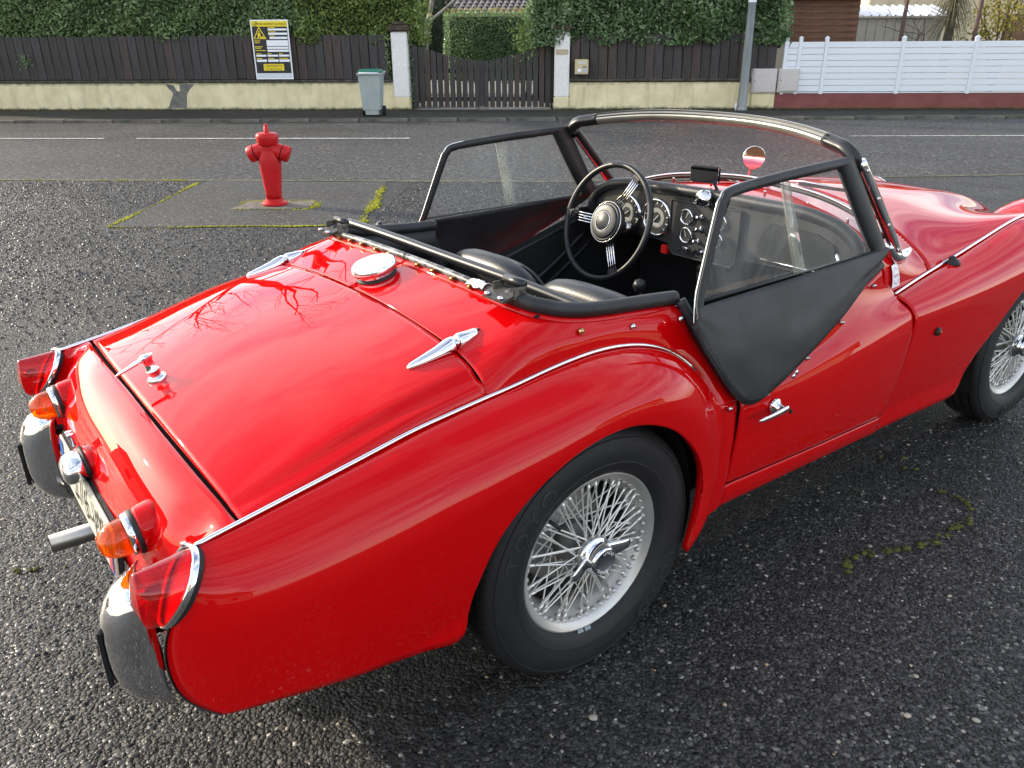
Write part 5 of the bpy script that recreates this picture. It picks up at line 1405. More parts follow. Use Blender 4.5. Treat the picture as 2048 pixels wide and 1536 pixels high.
for y, z, r in ((.012, .852, .009), (.012, .812, .009), (.018, .77, .008), (.066, .735, .010), (.0, .735, .012), (-.05, .735, .009), (.45, .825, .012)):
    MB().lathe([(r*1.3, 0), (r*1.2, .003), (r*.6, .004), (r*.6, .014), (r, .016), (r, .026), (0, .028)], 14, (0, 0, 0), 'Z', Matrix.Translation((-.013 if abs(y) < .15 else 0, y, z)) @ Matrix.Rotation(-math.pi/2, 4, 'Y')).build('knob', M_chrome, db, auto=40)
# glove box
gb = [(-.215, .79), (-.23, .84), (-.26, .875), (-.42, .868), (-.48, .845), (-.50, .80), (-.48, .772), (-.24, .768)]
n = len(gb); V = [(-.008, y, z) for y, z in gb]+[(0, y, z) for y, z in gb]
mk('glove_box_lid', V, [tuple(range(n-1, -1, -1)), ]+[(i, (i+1) % n, (i+1) % n+n, i+n) for i in range(n)], M_vinyl2, db)
MB().lathe([(.013, 0), (.013, .006), (.009, .008), (0, .008)], 16, (0, 0, 0), 'Z', Matrix.Translation((-.008, -.345, .845)) @ Matrix.Rotation(-math.pi/2, 4, 'Y')).build('glove_box_lock', M_chrome, db, auto=40)
MB().tube([(-.012, -.24, .757), (-.012, -.50, .757)], .004, 6).build('trim_strip', M_chrome, db, True)
MB().tube(spl([(-.01, -.50, .80), (-.035, -.515, .825), (-.035, -.53, .77), (-.01, -.525, .745)], 16), .007, 8).build('grab_handle', M_chrome, db, True)
MB().lathe([(.026, 0), (.03, .012), (.026, .03), (0, .036)], 20, (0, 0, 0), 'Z', Matrix.Translation((-.02, -.01, .915)) @ Matrix.Rotation(-R_(70), 4, 'Y')).build('map_lamp', M_chrome, db, True)
MB().box((-.01, .165, .715), (.02, .03, .03), bev=.003).build('warning_switch', pm('red_plastic', (.5, .01, .01), .4), db)
MB().box((-.015, -.02, .665), (.03, .045, .06), bev=.006).build('under_dash_switch', M_trimblk, db)
MB().lathe([(.012, 0), (.012, .006), (0, .007)], 14, (0, 0, 0), 'Z', Matrix.Translation((-.03, -.02, .67)) @ Matrix.Rotation(-math.pi/2, 4, 'Y')).build('socket_ring', M_chrome, db)
for y in (.22, .05, -.17, -.33, -.47):
    MB().lathe([(.004, 0), (.004, .014), (.006, .016), (0, .02)], 8, (1.155, y, float(bon_z(1.155, y))+.003)).build('tonneau_stud', M_chrome2, car, True)
# interior mirror
im = empty('interior_mirror', (1.06, .0, .985), R_(14), car)
MB().box((0, 0, .012), (.010, .104, .054), bev=.005).build('shell', M_trimblk, im, auto=40)
MB().box((-.008, 0, .012), (.004, .098, .047)).build('mirror_glass', pm('mirror', (.8, .82, .82), .01, 1.0), im)
MB().tube([(.008, -.02, .0), (.03, -.03, -.035), (.045, -.045, -.062)], .005, 8).build('stalk', M_trimblk, im, True)

# ---- steering wheel, gear lever ------------------------------------------------------------------
sw = empty('steering_wheel', (.940, .335, .803), 0, car); sw.rotation_euler = (0, R_(-72), 0)
th = np.linspace(0, 2*math.pi, 72, endpoint=False)
MB().tube(np.stack([.205*np.cos(th), .205*np.sin(th), 0*th], -1), .0115, 12, closed=True).build('rim', M_trimblk, sw, True)
MB().lathe([(.070, -.025), (.074, -.005), (.066, .008), (.062, .008), (.058, .014), (.04, .018), (.035, .017), (.033, .020), (.02, .024), (0, .025)], 36).build('boss', M_vinyl2, sw, auto=30)
MB().tube(np.stack([.034*np.cos(th), .034*np.sin(th), 0*th+.0185], -1), .0016, 6, closed=True).build('boss_ring', M_chrome, sw, True)
MB().tube(np.stack([.073*np.cos(th), .073*np.sin(th), 0*th+.002], -1), .0013, 6, closed=True).build('boss_ring', M_chrome2, sw, True)
for a0 in (90, -30, 210):
    a = R_(a0); d_ = np.array([math.cos(a), math.sin(a), 0]); s_ = np.array([-math.sin(a), math.cos(a), 0])
    for k in (-1.5, -.5, .5, 1.5):
        MB().tube([d_*.062+s_*k*.010-np.array([0, 0, .006]), d_*.200+s_*k*.010], .0026, 8).build('spoke', M_chrome, sw, True)
    o = MB().box((0, 0, 0), (.03, .044, .016), bev=.006).build('spoke_clamp', M_trimblk, sw, auto=40); o.location = d_*.192; o.rotation_euler = (0, 0, a)
MB().tube([(0, 0, -.02), (0, 0, -.20)], .021, 14).build('column', M_trimblk, sw, True)
MB().tube([(0, 0, -.09), (0, 0, -.125)], .026, 14).build('column_collar', M_chrome2, sw, True)
MB().tube([(0, 0, -.2), (0, 0, -.5)], .018, 10).build('column', M_trimblk, sw, True)
gl = empty('gear_lever', (.80, .02, .47), 0, car)
MB().tube(spl([(.05, 0, 0), (.03, 0, .1), (0, 0, .175)], 10), .006, 8).build('lever', M_chrome2, gl, True)
MB().lathe([(0, -.024), (.015, -.02), (.024, 0), (.017, .018), (0, .024)], 16, (0, 0, .19)).build('knob', M_trimblk, gl, True)
MB().lathe([(.05, 0), (.03, .03), (.012, .06)], 16, (.05, 0, 0)).build('gaiter', M_vinyl, gl, True)
# left door inner pull strap and capping
dp = empty('door_pocket', (.8, .585, .5), 0, car)
MB().tube(spl([(.28, 0, .22), (.1, 0, .10), (-.1, 0, .0), (-.3, 0, -.08)], 24), .009, 8).build('pocket_edge', M_vinyl2, dp, True)
MB().tube(spl([(.30, 0, .17), (.12, 0, .055), (-.08, 0, -.045), (-.28, 0, -.12)], 24), .008, 8).build('pocket_edge', M_vinyl2, dp, True)
MB().box((.26, -.01, .26), (.08, .012, .10), bev=.01).build('bracket_plate', M_trimblk, dp)
MB().lathe([(.012, 0), (.009, .006), (0, .009)], 10, (0, 0, 0), 'Y', Matrix.Translation((.25, -.018, .27)) @ Matrix.Rotation(math.pi, 4, 'Z')).build('knob', M_chrome, dp, True)

# ---- wheels --------------------------------------------------------------------------------------
M_tyre = noisy('tyre_rubber', (.0085, .0085, .009), (.0145, .0145, .0145), 6, .62, 90, .2, .003, spec=.4)
M_rim = noisy('silver_wheel_paint', (.44, .43, .40), (.52, .51, .475), 9, .38, 0, 0, metal=.6)
M_spoke = pm('spoke_silver', (.80, .79, .74), .32, .6)
M_drum = noisy('brake_drum', (.22, .215, .20), (.32, .31, .29), 8, .55, 30, .2, .004, metal=.5)
def ann(prof, n): return lathe_geo(prof, n)
WH = empty('wheel', (0, 0, 0), 0, car)
tp = [(.200, -.054), (.206, -.066), (.214, -.072), (.2155, -.0735), (.235, -.0795), (.2365, -.0788), (.255, -.082), (.275, -.081), (.2885, -.0765), (.2895, -.0785), (.2935, -.0775), (.2945, -.0745), (.303, -.069), (.310, -.061), (.3125, -.054), (.3135, -.050), (.3075, -.049), (.3075, -.045), (.3145, -.044), (.3155, -.02), (.309, -.019), (.309, -.014), (.3157, -.013)]
prof = tp+[(r, -y) for r, y in tp[::-1]]
V, Fc = lathe_geo(prof, 96); Fc = Fc[:-2]; V = [(y, z, x) for x, y, z in V]   # axis -> Y handled below
V = [(p[0], p[1], p[2]) for p in V]
def axY(V): return [(p[0], p[2], p[1]) for p in V]
V, Fc = lathe_geo(prof, 96); o = mk('tyre', axY(V), Fc[:-2], M_tyre, WH, True); sharp(o, 28)
# shoulder blocks: small lateral grooves cut as dark sipes
mb = MB()
for k in range(90):
    a = 2*math.pi*k/90
    for y0, y1, r_ in ((-.0635, -.0515, .3105), (-.043, -.021, .3153), (.043, .021, .3153)):
        q = []
        for y, da in ((y0, 0), (y1, .016)):
            for w_ in (-.0045, .0045):
                aa = a+da+w_; rr = r_+.0012 if y0 != -.0635 else (.3100 if y == y0 else .3142)
                q.append((rr*math.cos(aa), y, rr*math.sin(aa)))
        mb.add(q, [(0, 1, 3, 2)])
o = mb.build('tread_sipes', pm('sipe_black', (.003, .003, .003), .9), WH); tag(o, kind='stuff')
rp = [(.2085, -.0665), (.2095, -.064), (.2075, -.0605), (.203, -.0585), (.199, -.0598), (.1955, -.0575), (.186, -.0515), (.1815, -.046), (.178, -.036), (.170, -.024), (.161, -.010), (.158, .012), (.17, .03), (.19, .05), (.2085, .062)]
V, Fc = lathe_geo(rp, 96); o = mk('rim', axY(V), Fc[:-2], M_rim, WH, True); sharp(o, 50)
MB().lathe([(.2088, -.0668), (.2100, -.0655), (.2098, -.0635)], 96, (0, 0, 0), 'Z').v
V, Fc = lathe_geo([(.2080, -.0672), (.2098, -.0668), (.2102, -.0645)], 96); mk('rim_edge', axY(V), Fc[:-2], M_chrome, WH, True)
V, Fc = lathe_geo([(.0, .03), (.055, .03), (.060, .036), (.10, .036), (.108, .042), (.118, .044), (.121, .055), (.121, .09), (.0, .09)], 48); mk('brake_drum', axY(V), Fc, M_drum, WH, True); sharp(WH.children[-1], 35)
V, Fc = lathe_geo([(.046, .03), (.046, .0), (.038, -.012), (.036, -.046), (.046, -.050), (.046, -.058), (.036, -.061)], 36); mk('hub', axY(V), Fc, M_drum, WH, True); sharp(WH.children[-1], 35)
def spoke_mesh(p0, p1, nip=.018):
    p0, p1 = np.array(p0), np.array(p1); d_ = p1-p0; L = np.linalg.norm(d_); d_ /= L
    mb = MB().tube([p0, p1-d_*nip], .0021, 6, caps=False); mb.tube([p1-d_*nip, p1-d_*nip*.98, p1], [.0024, .0036, .0036], 7); return mb
def pol(r, a, y): return (r*math.cos(a), y, r*math.sin(a))
protos = []
for (r0, y0, r1, y1, da) in ((.044, -.056, .1785, -.042, .46), (.044, -.056, .1785, -.042, -.46), (.041, -.047, .1725, -.030, .30), (.041, -.047, .1725, -.030, -.30), (.055, .022, .166, -.016, .62), (.055, .022, .166, -.016, -.62)):
    protos.append((r0, y0, r1, y1, da))
# 84 spokes: shared meshes rotated about the axle
pms = []
for (r0, y0, r1, y1, da) in protos:
    o = spoke_mesh(pol(r0, 0, y0), pol(r1, da, y1)).build('spoke', M_spoke, WH, True); pms.append(o)
offs = [.46-.065, -.46+.065, .13+.13, .13-.13, .20+.06, .20-.06]
for k in range(14):
    for j, base in enumerate(pms):
        # angle of the rim end decides the spacing; back off by the lacing angle
        ang = 2*math.pi*k/14+(.0, .112, .056, .168, .224, .280)[j]-protos[j][4]
        if k == 0: base.rotation_euler = (0, -ang, 0); continue
        o = base.copy(); link(o, WH); o.rotation_euler = (0, -ang, 0)
# nipple seats pressed into the rim
for k in range(48):
    a = 2*math.pi*k/48
    if k == 0:
        o = MB().lathe([(.0080, -.003), (.0070, .002), (.0045, .005), (0, .005)], 10, (0, 0, 0), 'Z').build('nipple_seat', M_rim, WH, True); seat_me = o.data
    else: o = link(bpy.data.objects.new('nipple_seat', seat_me), WH)
    p = pol(.1805, a, -.041); o.location = p; o.rotation_euler = (Vector((-math.cos(a), -.55, -math.sin(a)))).to_track_quat('Z', 'Y').to_euler()
# knock-off spinner
V, Fc = lathe_geo([(.046, -.060), (.047, -.066), (.041, -.070), (.037, -.072), (.036, -.088), (.034, -.098), (.029, -.102), (.028, -.101), (0, -.1015)], 40); mk('spinner', axY(V), Fc, M_chrome, WH, True); sharp(WH.children[-1], 50)
for sg_ in (1, -1):
    sec = []
    for t in np.linspace(0, 1, 9):
        x = .030+.060*t; w_ = .020*(1-.45*t**2); yb = -.070-.012*math.sin(t*1.8)-.008*t; hh = .012*(1-.5*t)
        if t == 1: w_ *= .55; hh *= .5
        sec.append([(sg_*x, yb+hh*.6*math.sin(q), w_*math.cos(q)) for q in np.linspace(0, 2*math.pi, 14, endpoint=False)])
    mk('spinner_ear', *loft(sec), M_chrome, WH, True)
for ch, a0 in (('UNDO', 60), ('UNDO', 240)):
    for i, c_ in enumerate(ch):
        a = R_(a0+(1.5-i)*22); V, Fc = text_geo(c_, .0105)
        cs, sn = math.cos(a-math.pi/2), math.sin(a-math.pi/2)
        mk('spinner_lettering', [(.0245*math.cos(a)+x*cs-y*sn, -.1022, .0245*math.sin(a)+x*sn+y*cs) for x, y, z in V], Fc, M_ndl, WH)
# moulded sidewall lettering
M_tlet = pm('tyre_lettering', (.028, .028, .029), .45)
for a0 in (135, -45):
    for i, c_ in enumerate('TOYO'):
        a = R_(a0+(1.5-i)*11.5); V, Fc = text_geo(c_, .05, depth=.0012); cs, sn = math.cos(a-math.pi/2), math.sin(a-math.pi/2); q = []
        for x, y, z in V:
            xx = x*1.15; px, pz = .262*math.cos(a)+xx*cs-y*.86*sn, .262*math.sin(a)+xx*sn+y*.86*cs; r_ = math.hypot(px, pz)
            yb = np.interp(r_, [.235, .255, .275, .2885], [-.0795, -.082, -.081, -.0765])
            q.append((px, yb-.0004+z, pz))
        mk('tyre_lettering', q, Fc, M_tlet, WH)
for k, a in enumerate((-108, -101.5)):
    V = []
    for i in range(9):
        t = i/8; aa = R_(a-83+83-2.6+5.2*t); rr0, rr1 = .1985, .2065
        V += [pol(rr0, aa, -.0625), pol(rr1, aa, -.0672)]
    mk('balance_weight', V, [(2*i, 2*i+2, 2*i+3, 2*i+1) for i in range(8)], pm('lead_grey', (.20, .23, .24), .5, .4), WH); WH.children[-1].modifiers.new('t', 'SOLIDIFY').thickness = .004
MB().tube([pol(.168, R_(125), -.035), pol(.140, R_(125), -.055)], .0045, 8).build('tyre_valve', M_rub, WH, True)
WH.location = (0, -.580, .3135); WH.rotation_euler = (0, R_(-8), 0)
def copy_wheel(loc, rot):
    r = WH.copy(); link(r, car); r.location = loc; r.rotation_euler = rot
    for ch in list(WH.children):
        c_ = ch.copy(); link(c_, r)
    return r
copy_wheel((2.235, -.565, .3135), (0, R_(35), R_(-2)))
copy_wheel((0, .580, .3135), (0, R_(20), math.pi))
copy_wheel((2.235, .565, .3135), (0, R_(70), math.pi-R_(2)))
for y in (-.62, .62):
    pass
MB().tube([(0, -.52, .3135), (0, .52, .3135)], .035, 10).build('rear_axle', M_under, car)

# ---- rear lamps --------------------------------------------------------------------------------------
def lens_mat(name, col, dark):
    m, nt, b = nmat(name); co = objco(nt)
    w = N(nt, 'ShaderNodeTexWave'); w.inputs['Scale'].default_value = 55; w.bands_direction = 'Y'; nt.links.new(co, w.inputs['Vector'])
    b.inputs['Base Color'].default_value = (*col, 1); b.inputs['Roughness'].default_value = .08; b.inputs['Transmission Weight'].default_value = .35; b.inputs['IOR'].default_value = 1.49
    b.inputs['Coat Weight'].default_value = 1; bump(nt, b, w.outputs['Fac'], .25, .003); return m
M_rlens = lensglass('red_lens', (.80, .012, .03), (.55, .002, .012), .30); M_alens = lensglass('amber_lens', (1.0, .42, .03), (.95, .20, .002), .22)
M_refl = pm('reflector_silver', (.85, .85, .85), .45, .6)
for sg_ in (1, -1):
    tl_ = empty('tail_lamp', (0, 0, 0), 0, car)
    c0 = np.array([-.862, .583, .588]); ax1 = np.array([-.068, .008, -.116]); ax1 /= np.linalg.norm(ax1); ax2 = np.array([0, 1.0, 0.05]); ax2 /= np.linalg.norm(ax2); nn = np.cross(ax1, ax2); nn = nn if nn[0] < 0 else -nn
    def ring(off, s1, s2, push=0.0, n=40, cshift=(0, 0, 0), tipz=0.0):
        P = []
        for a in np.linspace(0, 2*math.pi, n, endpoint=False):
            u, w_ = math.cos(a), math.sin(a)          # u along ax1 (downwards), w across
            wd = .046*(1-.30*max(0, u))*(1+.10*max(0, -u))
            P.append(c0+ax1*(.070*u)*s1+ax2*wd*w_*s2*math.copysign(abs(w_)**-.12 if abs(w_) > .02 else 1, 1)+nn*off+np.array(cshift))
        P = np.array(P); P[:, 1] *= sg_; return P
    def rings(name, L, mat, cap=True):
        n = len(L[0]); V = np.concatenate(L); Fc = [(i*n+j, i*n+(j+1) % n, (i+1)*n+(j+1) % n, (i+1)*n+j) for i in range(len(L)-1) for j in range(n)]
        if cap: Fc.append(tuple((len(L)-1)*n+j for j in range(n)))
        o = mk(name, V, Fc, mat, tl_, True); return o
    rings('gasket', [ring(-.010, .98, .97), ring(-.003, 1.012, 1.02), ring(.003, 1.015, 1.025)], M_rub, False)
    rings('bezel', [ring(.000, 1.02, 1.05), ring(.008, 1.01, 1.03), ring(.011, .97, .98), ring(.006, .92, .90)], M_chrome, False)
    # lens: sections grow back to a blunt upright tip high up
    def lens_ring(t):
        P = []
        for a in np.linspace(0, 2*math.pi, 40, endpoint=False):
            u, w_ = math.cos(a), math.sin(a); wd = .042*(1-.30*max(0, u))
            base = c0+ax1*(.065*u)+ax2*wd*w_+nn*.006
            k = (1-u)/2                                 # 1 at the top, 0 at the bottom
            back = np.array([-(.012+.080*k**.62)*t, 0, -.008*t*k])
            shrink = 1-.34*t**2.0
            b2 = base.copy(); b2[1] = .583+(base[1]-.583)*shrink
            P.append(b2+back)
        P = np.array(P); P[:, 1] *= sg_; return P
    def lens_end(s_):
        P = lens_ring(1.0); c_ = P.mean(0); return c_+(P-c_)*s_+np.array([-.004*(1-s_)*3, 0, 0])
    rings('lens', [lens_ring(t) for t in (0, .25, .5, .75, .88, .96, 1.0)]+[lens_end(.95), lens_end(.88), lens_end(.78), lens_end(.6), lens_end(.3)], M_rlens)
    rings('reflector', [ring(.002, .92, .92), ring(-.002, .5, .5)], M_refl)
    MB().lathe([(.012, 0), (.012, .02), (0, .03)], 12, (0, 0, 0), 'X', Matrix.Translation((c0[0]-.03, sg_*c0[1], c0[2]+.01)) @ Matrix.Rotation(math.pi, 4, 'Z')).build('bulb', pm('bulb_dark', (.12, .01, .01), .2), tl_, True)
    MB().lathe([(.0045, 0), (.0045, .004), (0, .005)], 8, (-.842, sg_*.566, .651)).build('screw', M_chrome, tl_)
    # amber flasher on its painted pod
    fl = empty('flasher_lamp', (-.876, sg_*.364, .586), 0, car); fl.rotation_euler = (0, R_(-97), R_(0))
    MB().lathe([(.047, -.050), (.0455, -.030), (.044, -.010), (.042, -.004)], 28).build('pod', M_red, fl, True)
    MB().lathe([(.041, -.006), (.0425, -.003), (.0425, .004), (.040, .006)], 28, caps=False).build('gasket', M_rub, fl, True)
    MB().lathe([(.040, .004), (.041, .008), (.0395, .016), (.036, .017)], 28, caps=False).build('ring', M_chrome, fl, True)
    pr_ = [(.0355, .012)]
    for i in range(9):
        t = i/9; r0 = .0355*math.sqrt(max(0, 1-(t*.98)**2.6)); pr_ += [(r0, .016+.050*t), (r0*.955, .016+.050*(t+.07))]
    pr_ += [(.006, .066), (0, .067)]
    MB().lathe(pr_, 28).build('lens', M_alens, fl, True)
    MB().lathe([(0, .006), (.034, .008)], 20, caps=False).build('reflector', M_refl, fl)
# number-plate lamp
pl_ = empty('plate_lamp', (-.884, 0, .580), 0, car); pl_.rotation_euler = (0, R_(-8), 0)
def arch_sec(w_, h_, x, z0=0, n=20): return [(x, w_/2*math.cos(a)*(abs(math.cos(a))**-.25 if abs(math.cos(a)) > .05 else 1), z0+h_/2*math.sin(a)) for a in np.linspace(0, 2*math.pi, n, endpoint=False)]
mk('plinth', *loft([arch_sec(.105, .075, .04, -.012), arch_sec(.098, .066, .005, -.005), arch_sec(.094, .062, -.006, -.004)]), M_red, pl_, True)
mk('gasket', *loft([arch_sec(.098, .066, -.004, -.004), arch_sec(.098, .066, -.010, -.004)]), M_rub, pl_, True)
mk('cover', *loft([arch_sec(.093, .062, -.008, -.004), arch_sec(.092, .062, -.030, -.004), arch_sec(.086, .056, -.045, -.006), arch_sec(.072, .040, -.054, -.010), arch_sec(.03, .015, -.058, -.012)]), M_chrome, pl_, True)
for y in (.015, .032): MB().lathe([(.005, 0), (.005, .02), (.007, .022), (.007, .028), (0, .03)], 10, (-.012, y+.02, .026)).build('screw', M_chrome, pl_, auto=40)
# number plate
M_plate = pm('plate_white', (.62, .60, .50), .35); M_pblk = pm('plate_black', (.015, .015, .015), .5); M_pblue = pm('plate_blue', (.02, .10, .42), .4)
npn = empty('number_plate', (-.905, 0, .489), 0, car); npn.rotation_euler = (0, R_(5), 0)
MB().box((0, 0, 0), (.006, .52, .11), bev=.002).build('board', M_plate, npn)
MB().box((.009, 0, 0), (.008, .535, .125), bev=.003).build('backing', M_rub, npn)
def pq(name, y0, y1, z0, z1, m, x=-.0045): return mk(name, [(x, y0, z0), (x, y1, z0), (x, y1, z1), (x, y0, z1)], [(0, 1, 2, 3)], m, npn)
pq('euro_band', .255, .215, -.05, .05, M_pblue); pq('region_band', -.215, -.255, -.05, .05, M_pblue); pq('region_crest', -.22, -.25, -.045, -.005, pm('crest_red', (.5, .05, .06), .4), -.0052)
V, Fc = text_geo('276-WV', .105)
for i, c_ in enumerate('276-WV'):
    V, Fc = text_geo(c_, .105); mk('plate_character', [(-.0056, -x*.9-(-.085+i*.055), y) for x, y, z in V], Fc, M_pblk, npn)
for y in (-.15, .15): MB().lathe([(.006, 0), (.006, .003), (0, .004)], 8, (0, 0, 0), 'X', Matrix.Translation((-.004, y, 0)) @ Matrix.Rotation(math.pi, 4, 'Z')).build('screw', M_wplastic, npn)
# overriders with rubber strips
for sg_ in (1, -1):
    ov = empty('overrider', (-.90, sg_*.445, .42), 0, car)
    secs = []
    for t in np.linspace(0, 1, 17):
        z = -.125+.25*t; e = 2*t-1; k = math.sqrt(max(0.0, 1-abs(e)**3.2)); dep = .012+.066*k; w_ = .052+.008*k; fwd = .012*(1-k)
        secs.append([(fwd-dep*math.cos(a)**1.0, w_*math.sin(a), z) for a in np.linspace(-math.pi/2, math.pi/2, 15)])
    G = np.array(secs); grid('blade', G, M_chrome, ov, thick=.003, ref=(.3, 0, 0))
    MB().box((-.079, 0, -.012), (.010, .022, .125), bev=.0045).build('rubber_strip', M_rub, ov, auto=40)
    MB().box((.03, .0, .06), (.09, .035, .012), bev=.002).build('bracket', M_under, ov); MB().box((.04, .0, -.07), (.10, .035, .012), bev=.002).build('bracket', M_under, ov)
    MB().tube([(-.05, 0, .02), (.06, sg_*.0, .0)], .010, 8).build('bolt', M_under, ov)
MB().tube(spl([(-.90, -.445, .36), (-.885, -.2, .345), (-.88, 0, .34), (-.885, .2, .345), (-.90, .445, .36)], 24), .014, 8).build('bumper_iron', M_under, car, True)
ex = empty('exhaust', (-.98, .245, .272), 0, car)
V, Fc = lathe_geo([(.020, 0), (.023, .0), (.0235, .35), (.0, .35)], 20); mk('tailpipe', [(z, x, y) for x, y, z in V], Fc[:-1], noisy('dull_steel', (.22, .21, .20), (.34, .33, .31), 10, .32, 0, 0, metal=1.0), ex, True)
V, Fc = lathe_geo([(.0195, .001), (.0195, .2)], 16); mk('tailpipe_bore', [(z, x, y) for x, y, z in V], [f[::-1] for f in Fc[:-2]]+[], M_under, ex)

# ---- bright fittings on the rear deck --------------------------------------------------------------------
for sg_ in (1, -1):
    hg = empty('boot_hinge', (0, 0, 0), 0, car)
    def strap(x0, x1, pts, n=14):
        secs = []
        for t, w_, h_ in pts:
            x = x0+(x1-x0)*t; z = float(deck_z(np.clip(x, -.8, -.10) if x < -.235 else -.235, .443)) if x < -.235 else float(np.interp(x, [-.235, -.085], [deck_z(-.235, .443), .866]))
            secs.append([(x, sg_*.443+w_*math.cos(a), z+max(-.002, h_*math.sin(a))) for a in np.linspace(0, 2*math.pi, n, endpoint=False)])
        return loft(secs)
    mk('boot_strap', *strap(-.345, -.232, [(0, .002, .003), (.06, .007, .009), (.3, .011, .013), (.6, .015, .018), (.85, .018, .025), (.96, .017, .026), (1, .014, .022)]), M_chrome, hg, True)
    mk('body_strap', *strap(-.228, -.165, [(0, .015, .022), (.1, .017, .024), (.35, .017, .019), (.7, .014, .013), (.93, .007, .008), (1, .002, .003)]), M_chrome, hg, True)
    MB().tube([(-.230, sg_*.443-.016, float(deck_z(-.235, .443))+.012), (-.230, sg_*.443+.016, float(deck_z(-.235, .443))+.012)], .007, 10).build('pin', M_chrome2, hg, True)
zc0 = float(np.interp(-.168, [-.2365, -.095], [.8457, .882]))
fc = empty('fuel_cap', (-.168, 0, zc0), 0, car); fc.rotation_euler = (0, R_(-14), 0)
MB().lathe([(.052, -.004), (.052, .003), (.048, .006)], 40).build('gasket', M_rub, fc, True)
MB().lathe([(.046, .004), (.046, .012), (.056, .016), (.0575, .020), (.0575, .030), (.054, .0345), (.03, .0375), (0, .0385)], 48).build('cap', M_chrome, fc, auto=45)
MB().box((.052, 0, .02), (.018, .02, .012), bev=.003).build('hinge', M_chrome, fc, auto=40)
bh = empty('boot_handle', (-.717, 0, float(deck_z(-.717, 0))), 0, car); bh.rotation_euler = (0, R_(-17), 0)
MB().lathe([(.021, 0), (.021, .004), (.017, .008), (.013, .010), (.0135, .022), (.015, .024), (.012, .028), (.0105, .046), (.013, .050), (.013, .058), (.008, .062), (0, .063)], 24).build('post', M_chrome, bh, auto=45)
secs = []
for t in np.linspace(0, 1, 10):
    x = .016-.088*t; w_ = .0105*(1-.75*t); h_ = .006*(1-.5*t)
    if t in (0, 1): w_ *= .4; h_ *= .4
    secs.append([(x, w_*math.cos(a), .057-.010*t+h_*math.sin(a)) for a in np.linspace(0, 2*math.pi, 12, endpoint=False)])
mk('lever', *loft(secs), M_chrome, bh, True)

# ---- door handles, mirrors, small things --------------------------------------------------------------------
for sg_ in (1, -1):
    dh = empty('door_handle', (.585, sg_*.6785, .535), 0 if sg_ > 0 else 0, car)
    MB().lathe([(.023, 0), (.022, .005), (.014, .010), (.011, .018), (.010, .030), (0, .032)], 24, (0, 0, 0), 'Y', Matrix.Rotation(0 if sg_ > 0 else math.pi, 4, 'Z')).build('escutcheon', M_chrome, dh, auto=45)
    secs = []
    for t in np.linspace(0, 1, 12):
        x = .018-.122*t; y = .030+.004*math.sin(t*3); z = .004-.004*t; w_ = .0095*(1-.3*t); h_ = .011*(1-.35*t)
        if t in (0, 1): w_ *= .5; h_ *= .5
        secs.append([(x, sg_*(y+w_*.6*math.sin(a)), z+h_*math.cos(a)*.8) for a in np.linspace(0, 2*math.pi, 12, endpoint=False)])
    mk('lever', *loft(secs), M_chrome, dh, True)
    MB().lathe([(.006, 0), (.006, .004), (0, .005)], 10, (0, 0, 0), 'Y', Matrix.Translation((.004, sg_*.042, .002)) @ Matrix.Rotation(0 if sg_ > 0 else math.pi, 4, 'Z')).build('lock', M_trimblk, dh)
wm = empty('wing_mirror', (2.08, .585, float(fbz(2.08))+.002), R_(34), car); wm.rotation_euler = (0, R_(3.2), R_(47))
MB().tube(spl([(0, 0, 0), (.0, 0, .03), (-.02, .0, .08), (-.05, -.0, .115), (-.075, 0, .125)], 20), .0065, 10).build('arm', M_chrome, wm, True)
MB().lathe([(.016, 0), (.014, .006), (.008, .010)], 16).build('base', M_chrome, wm, True)
MB().lathe([(0, .022), (.03, .018), (.047, .006), (.051, 0), (.049, -.003)], 30, (-.085, 0, .122), 'X', caps=False).build('shell', M_chrome, wm, True)
MB().lathe([(.0485, -.0025), (0, -.0026)], 30, (-.085, 0, .122), 'X', caps=False).build('mirror_glass', pm('mirror', (.85, .87, .87), .01, 1.0), wm)
ab = empty('aerial_base', (1.625, -.588, float(fbz(1.625))-.006), 0, car); ab.rotation_euler = (R_(-8), R_(-8), 0)
MB().lathe([(.024, -.004), (.023, .004), (.017, .012), (.012, .014), (.011, .022), (.007, .026), (0, .028)], 22).build('rubber_boot', M_rub, ab, True)
sr = empty('side_repeater', (1.405, -.6835, .563), 0, car)
MB().lathe([(.014, -.006), (.014, .003), (.010, .006)], 18, (0, 0, 0), 'Y', Matrix.Rotation(math.pi, 4, 'Z')).build('bezel', M_rub, sr, True)
MB().lathe([(.009, .005), (.006, .010), (0, .012)], 14, (0, 0, 0), 'Y', Matrix.Rotation(math.pi, 4, 'Z')).build('lens', M_alens, sr, True)
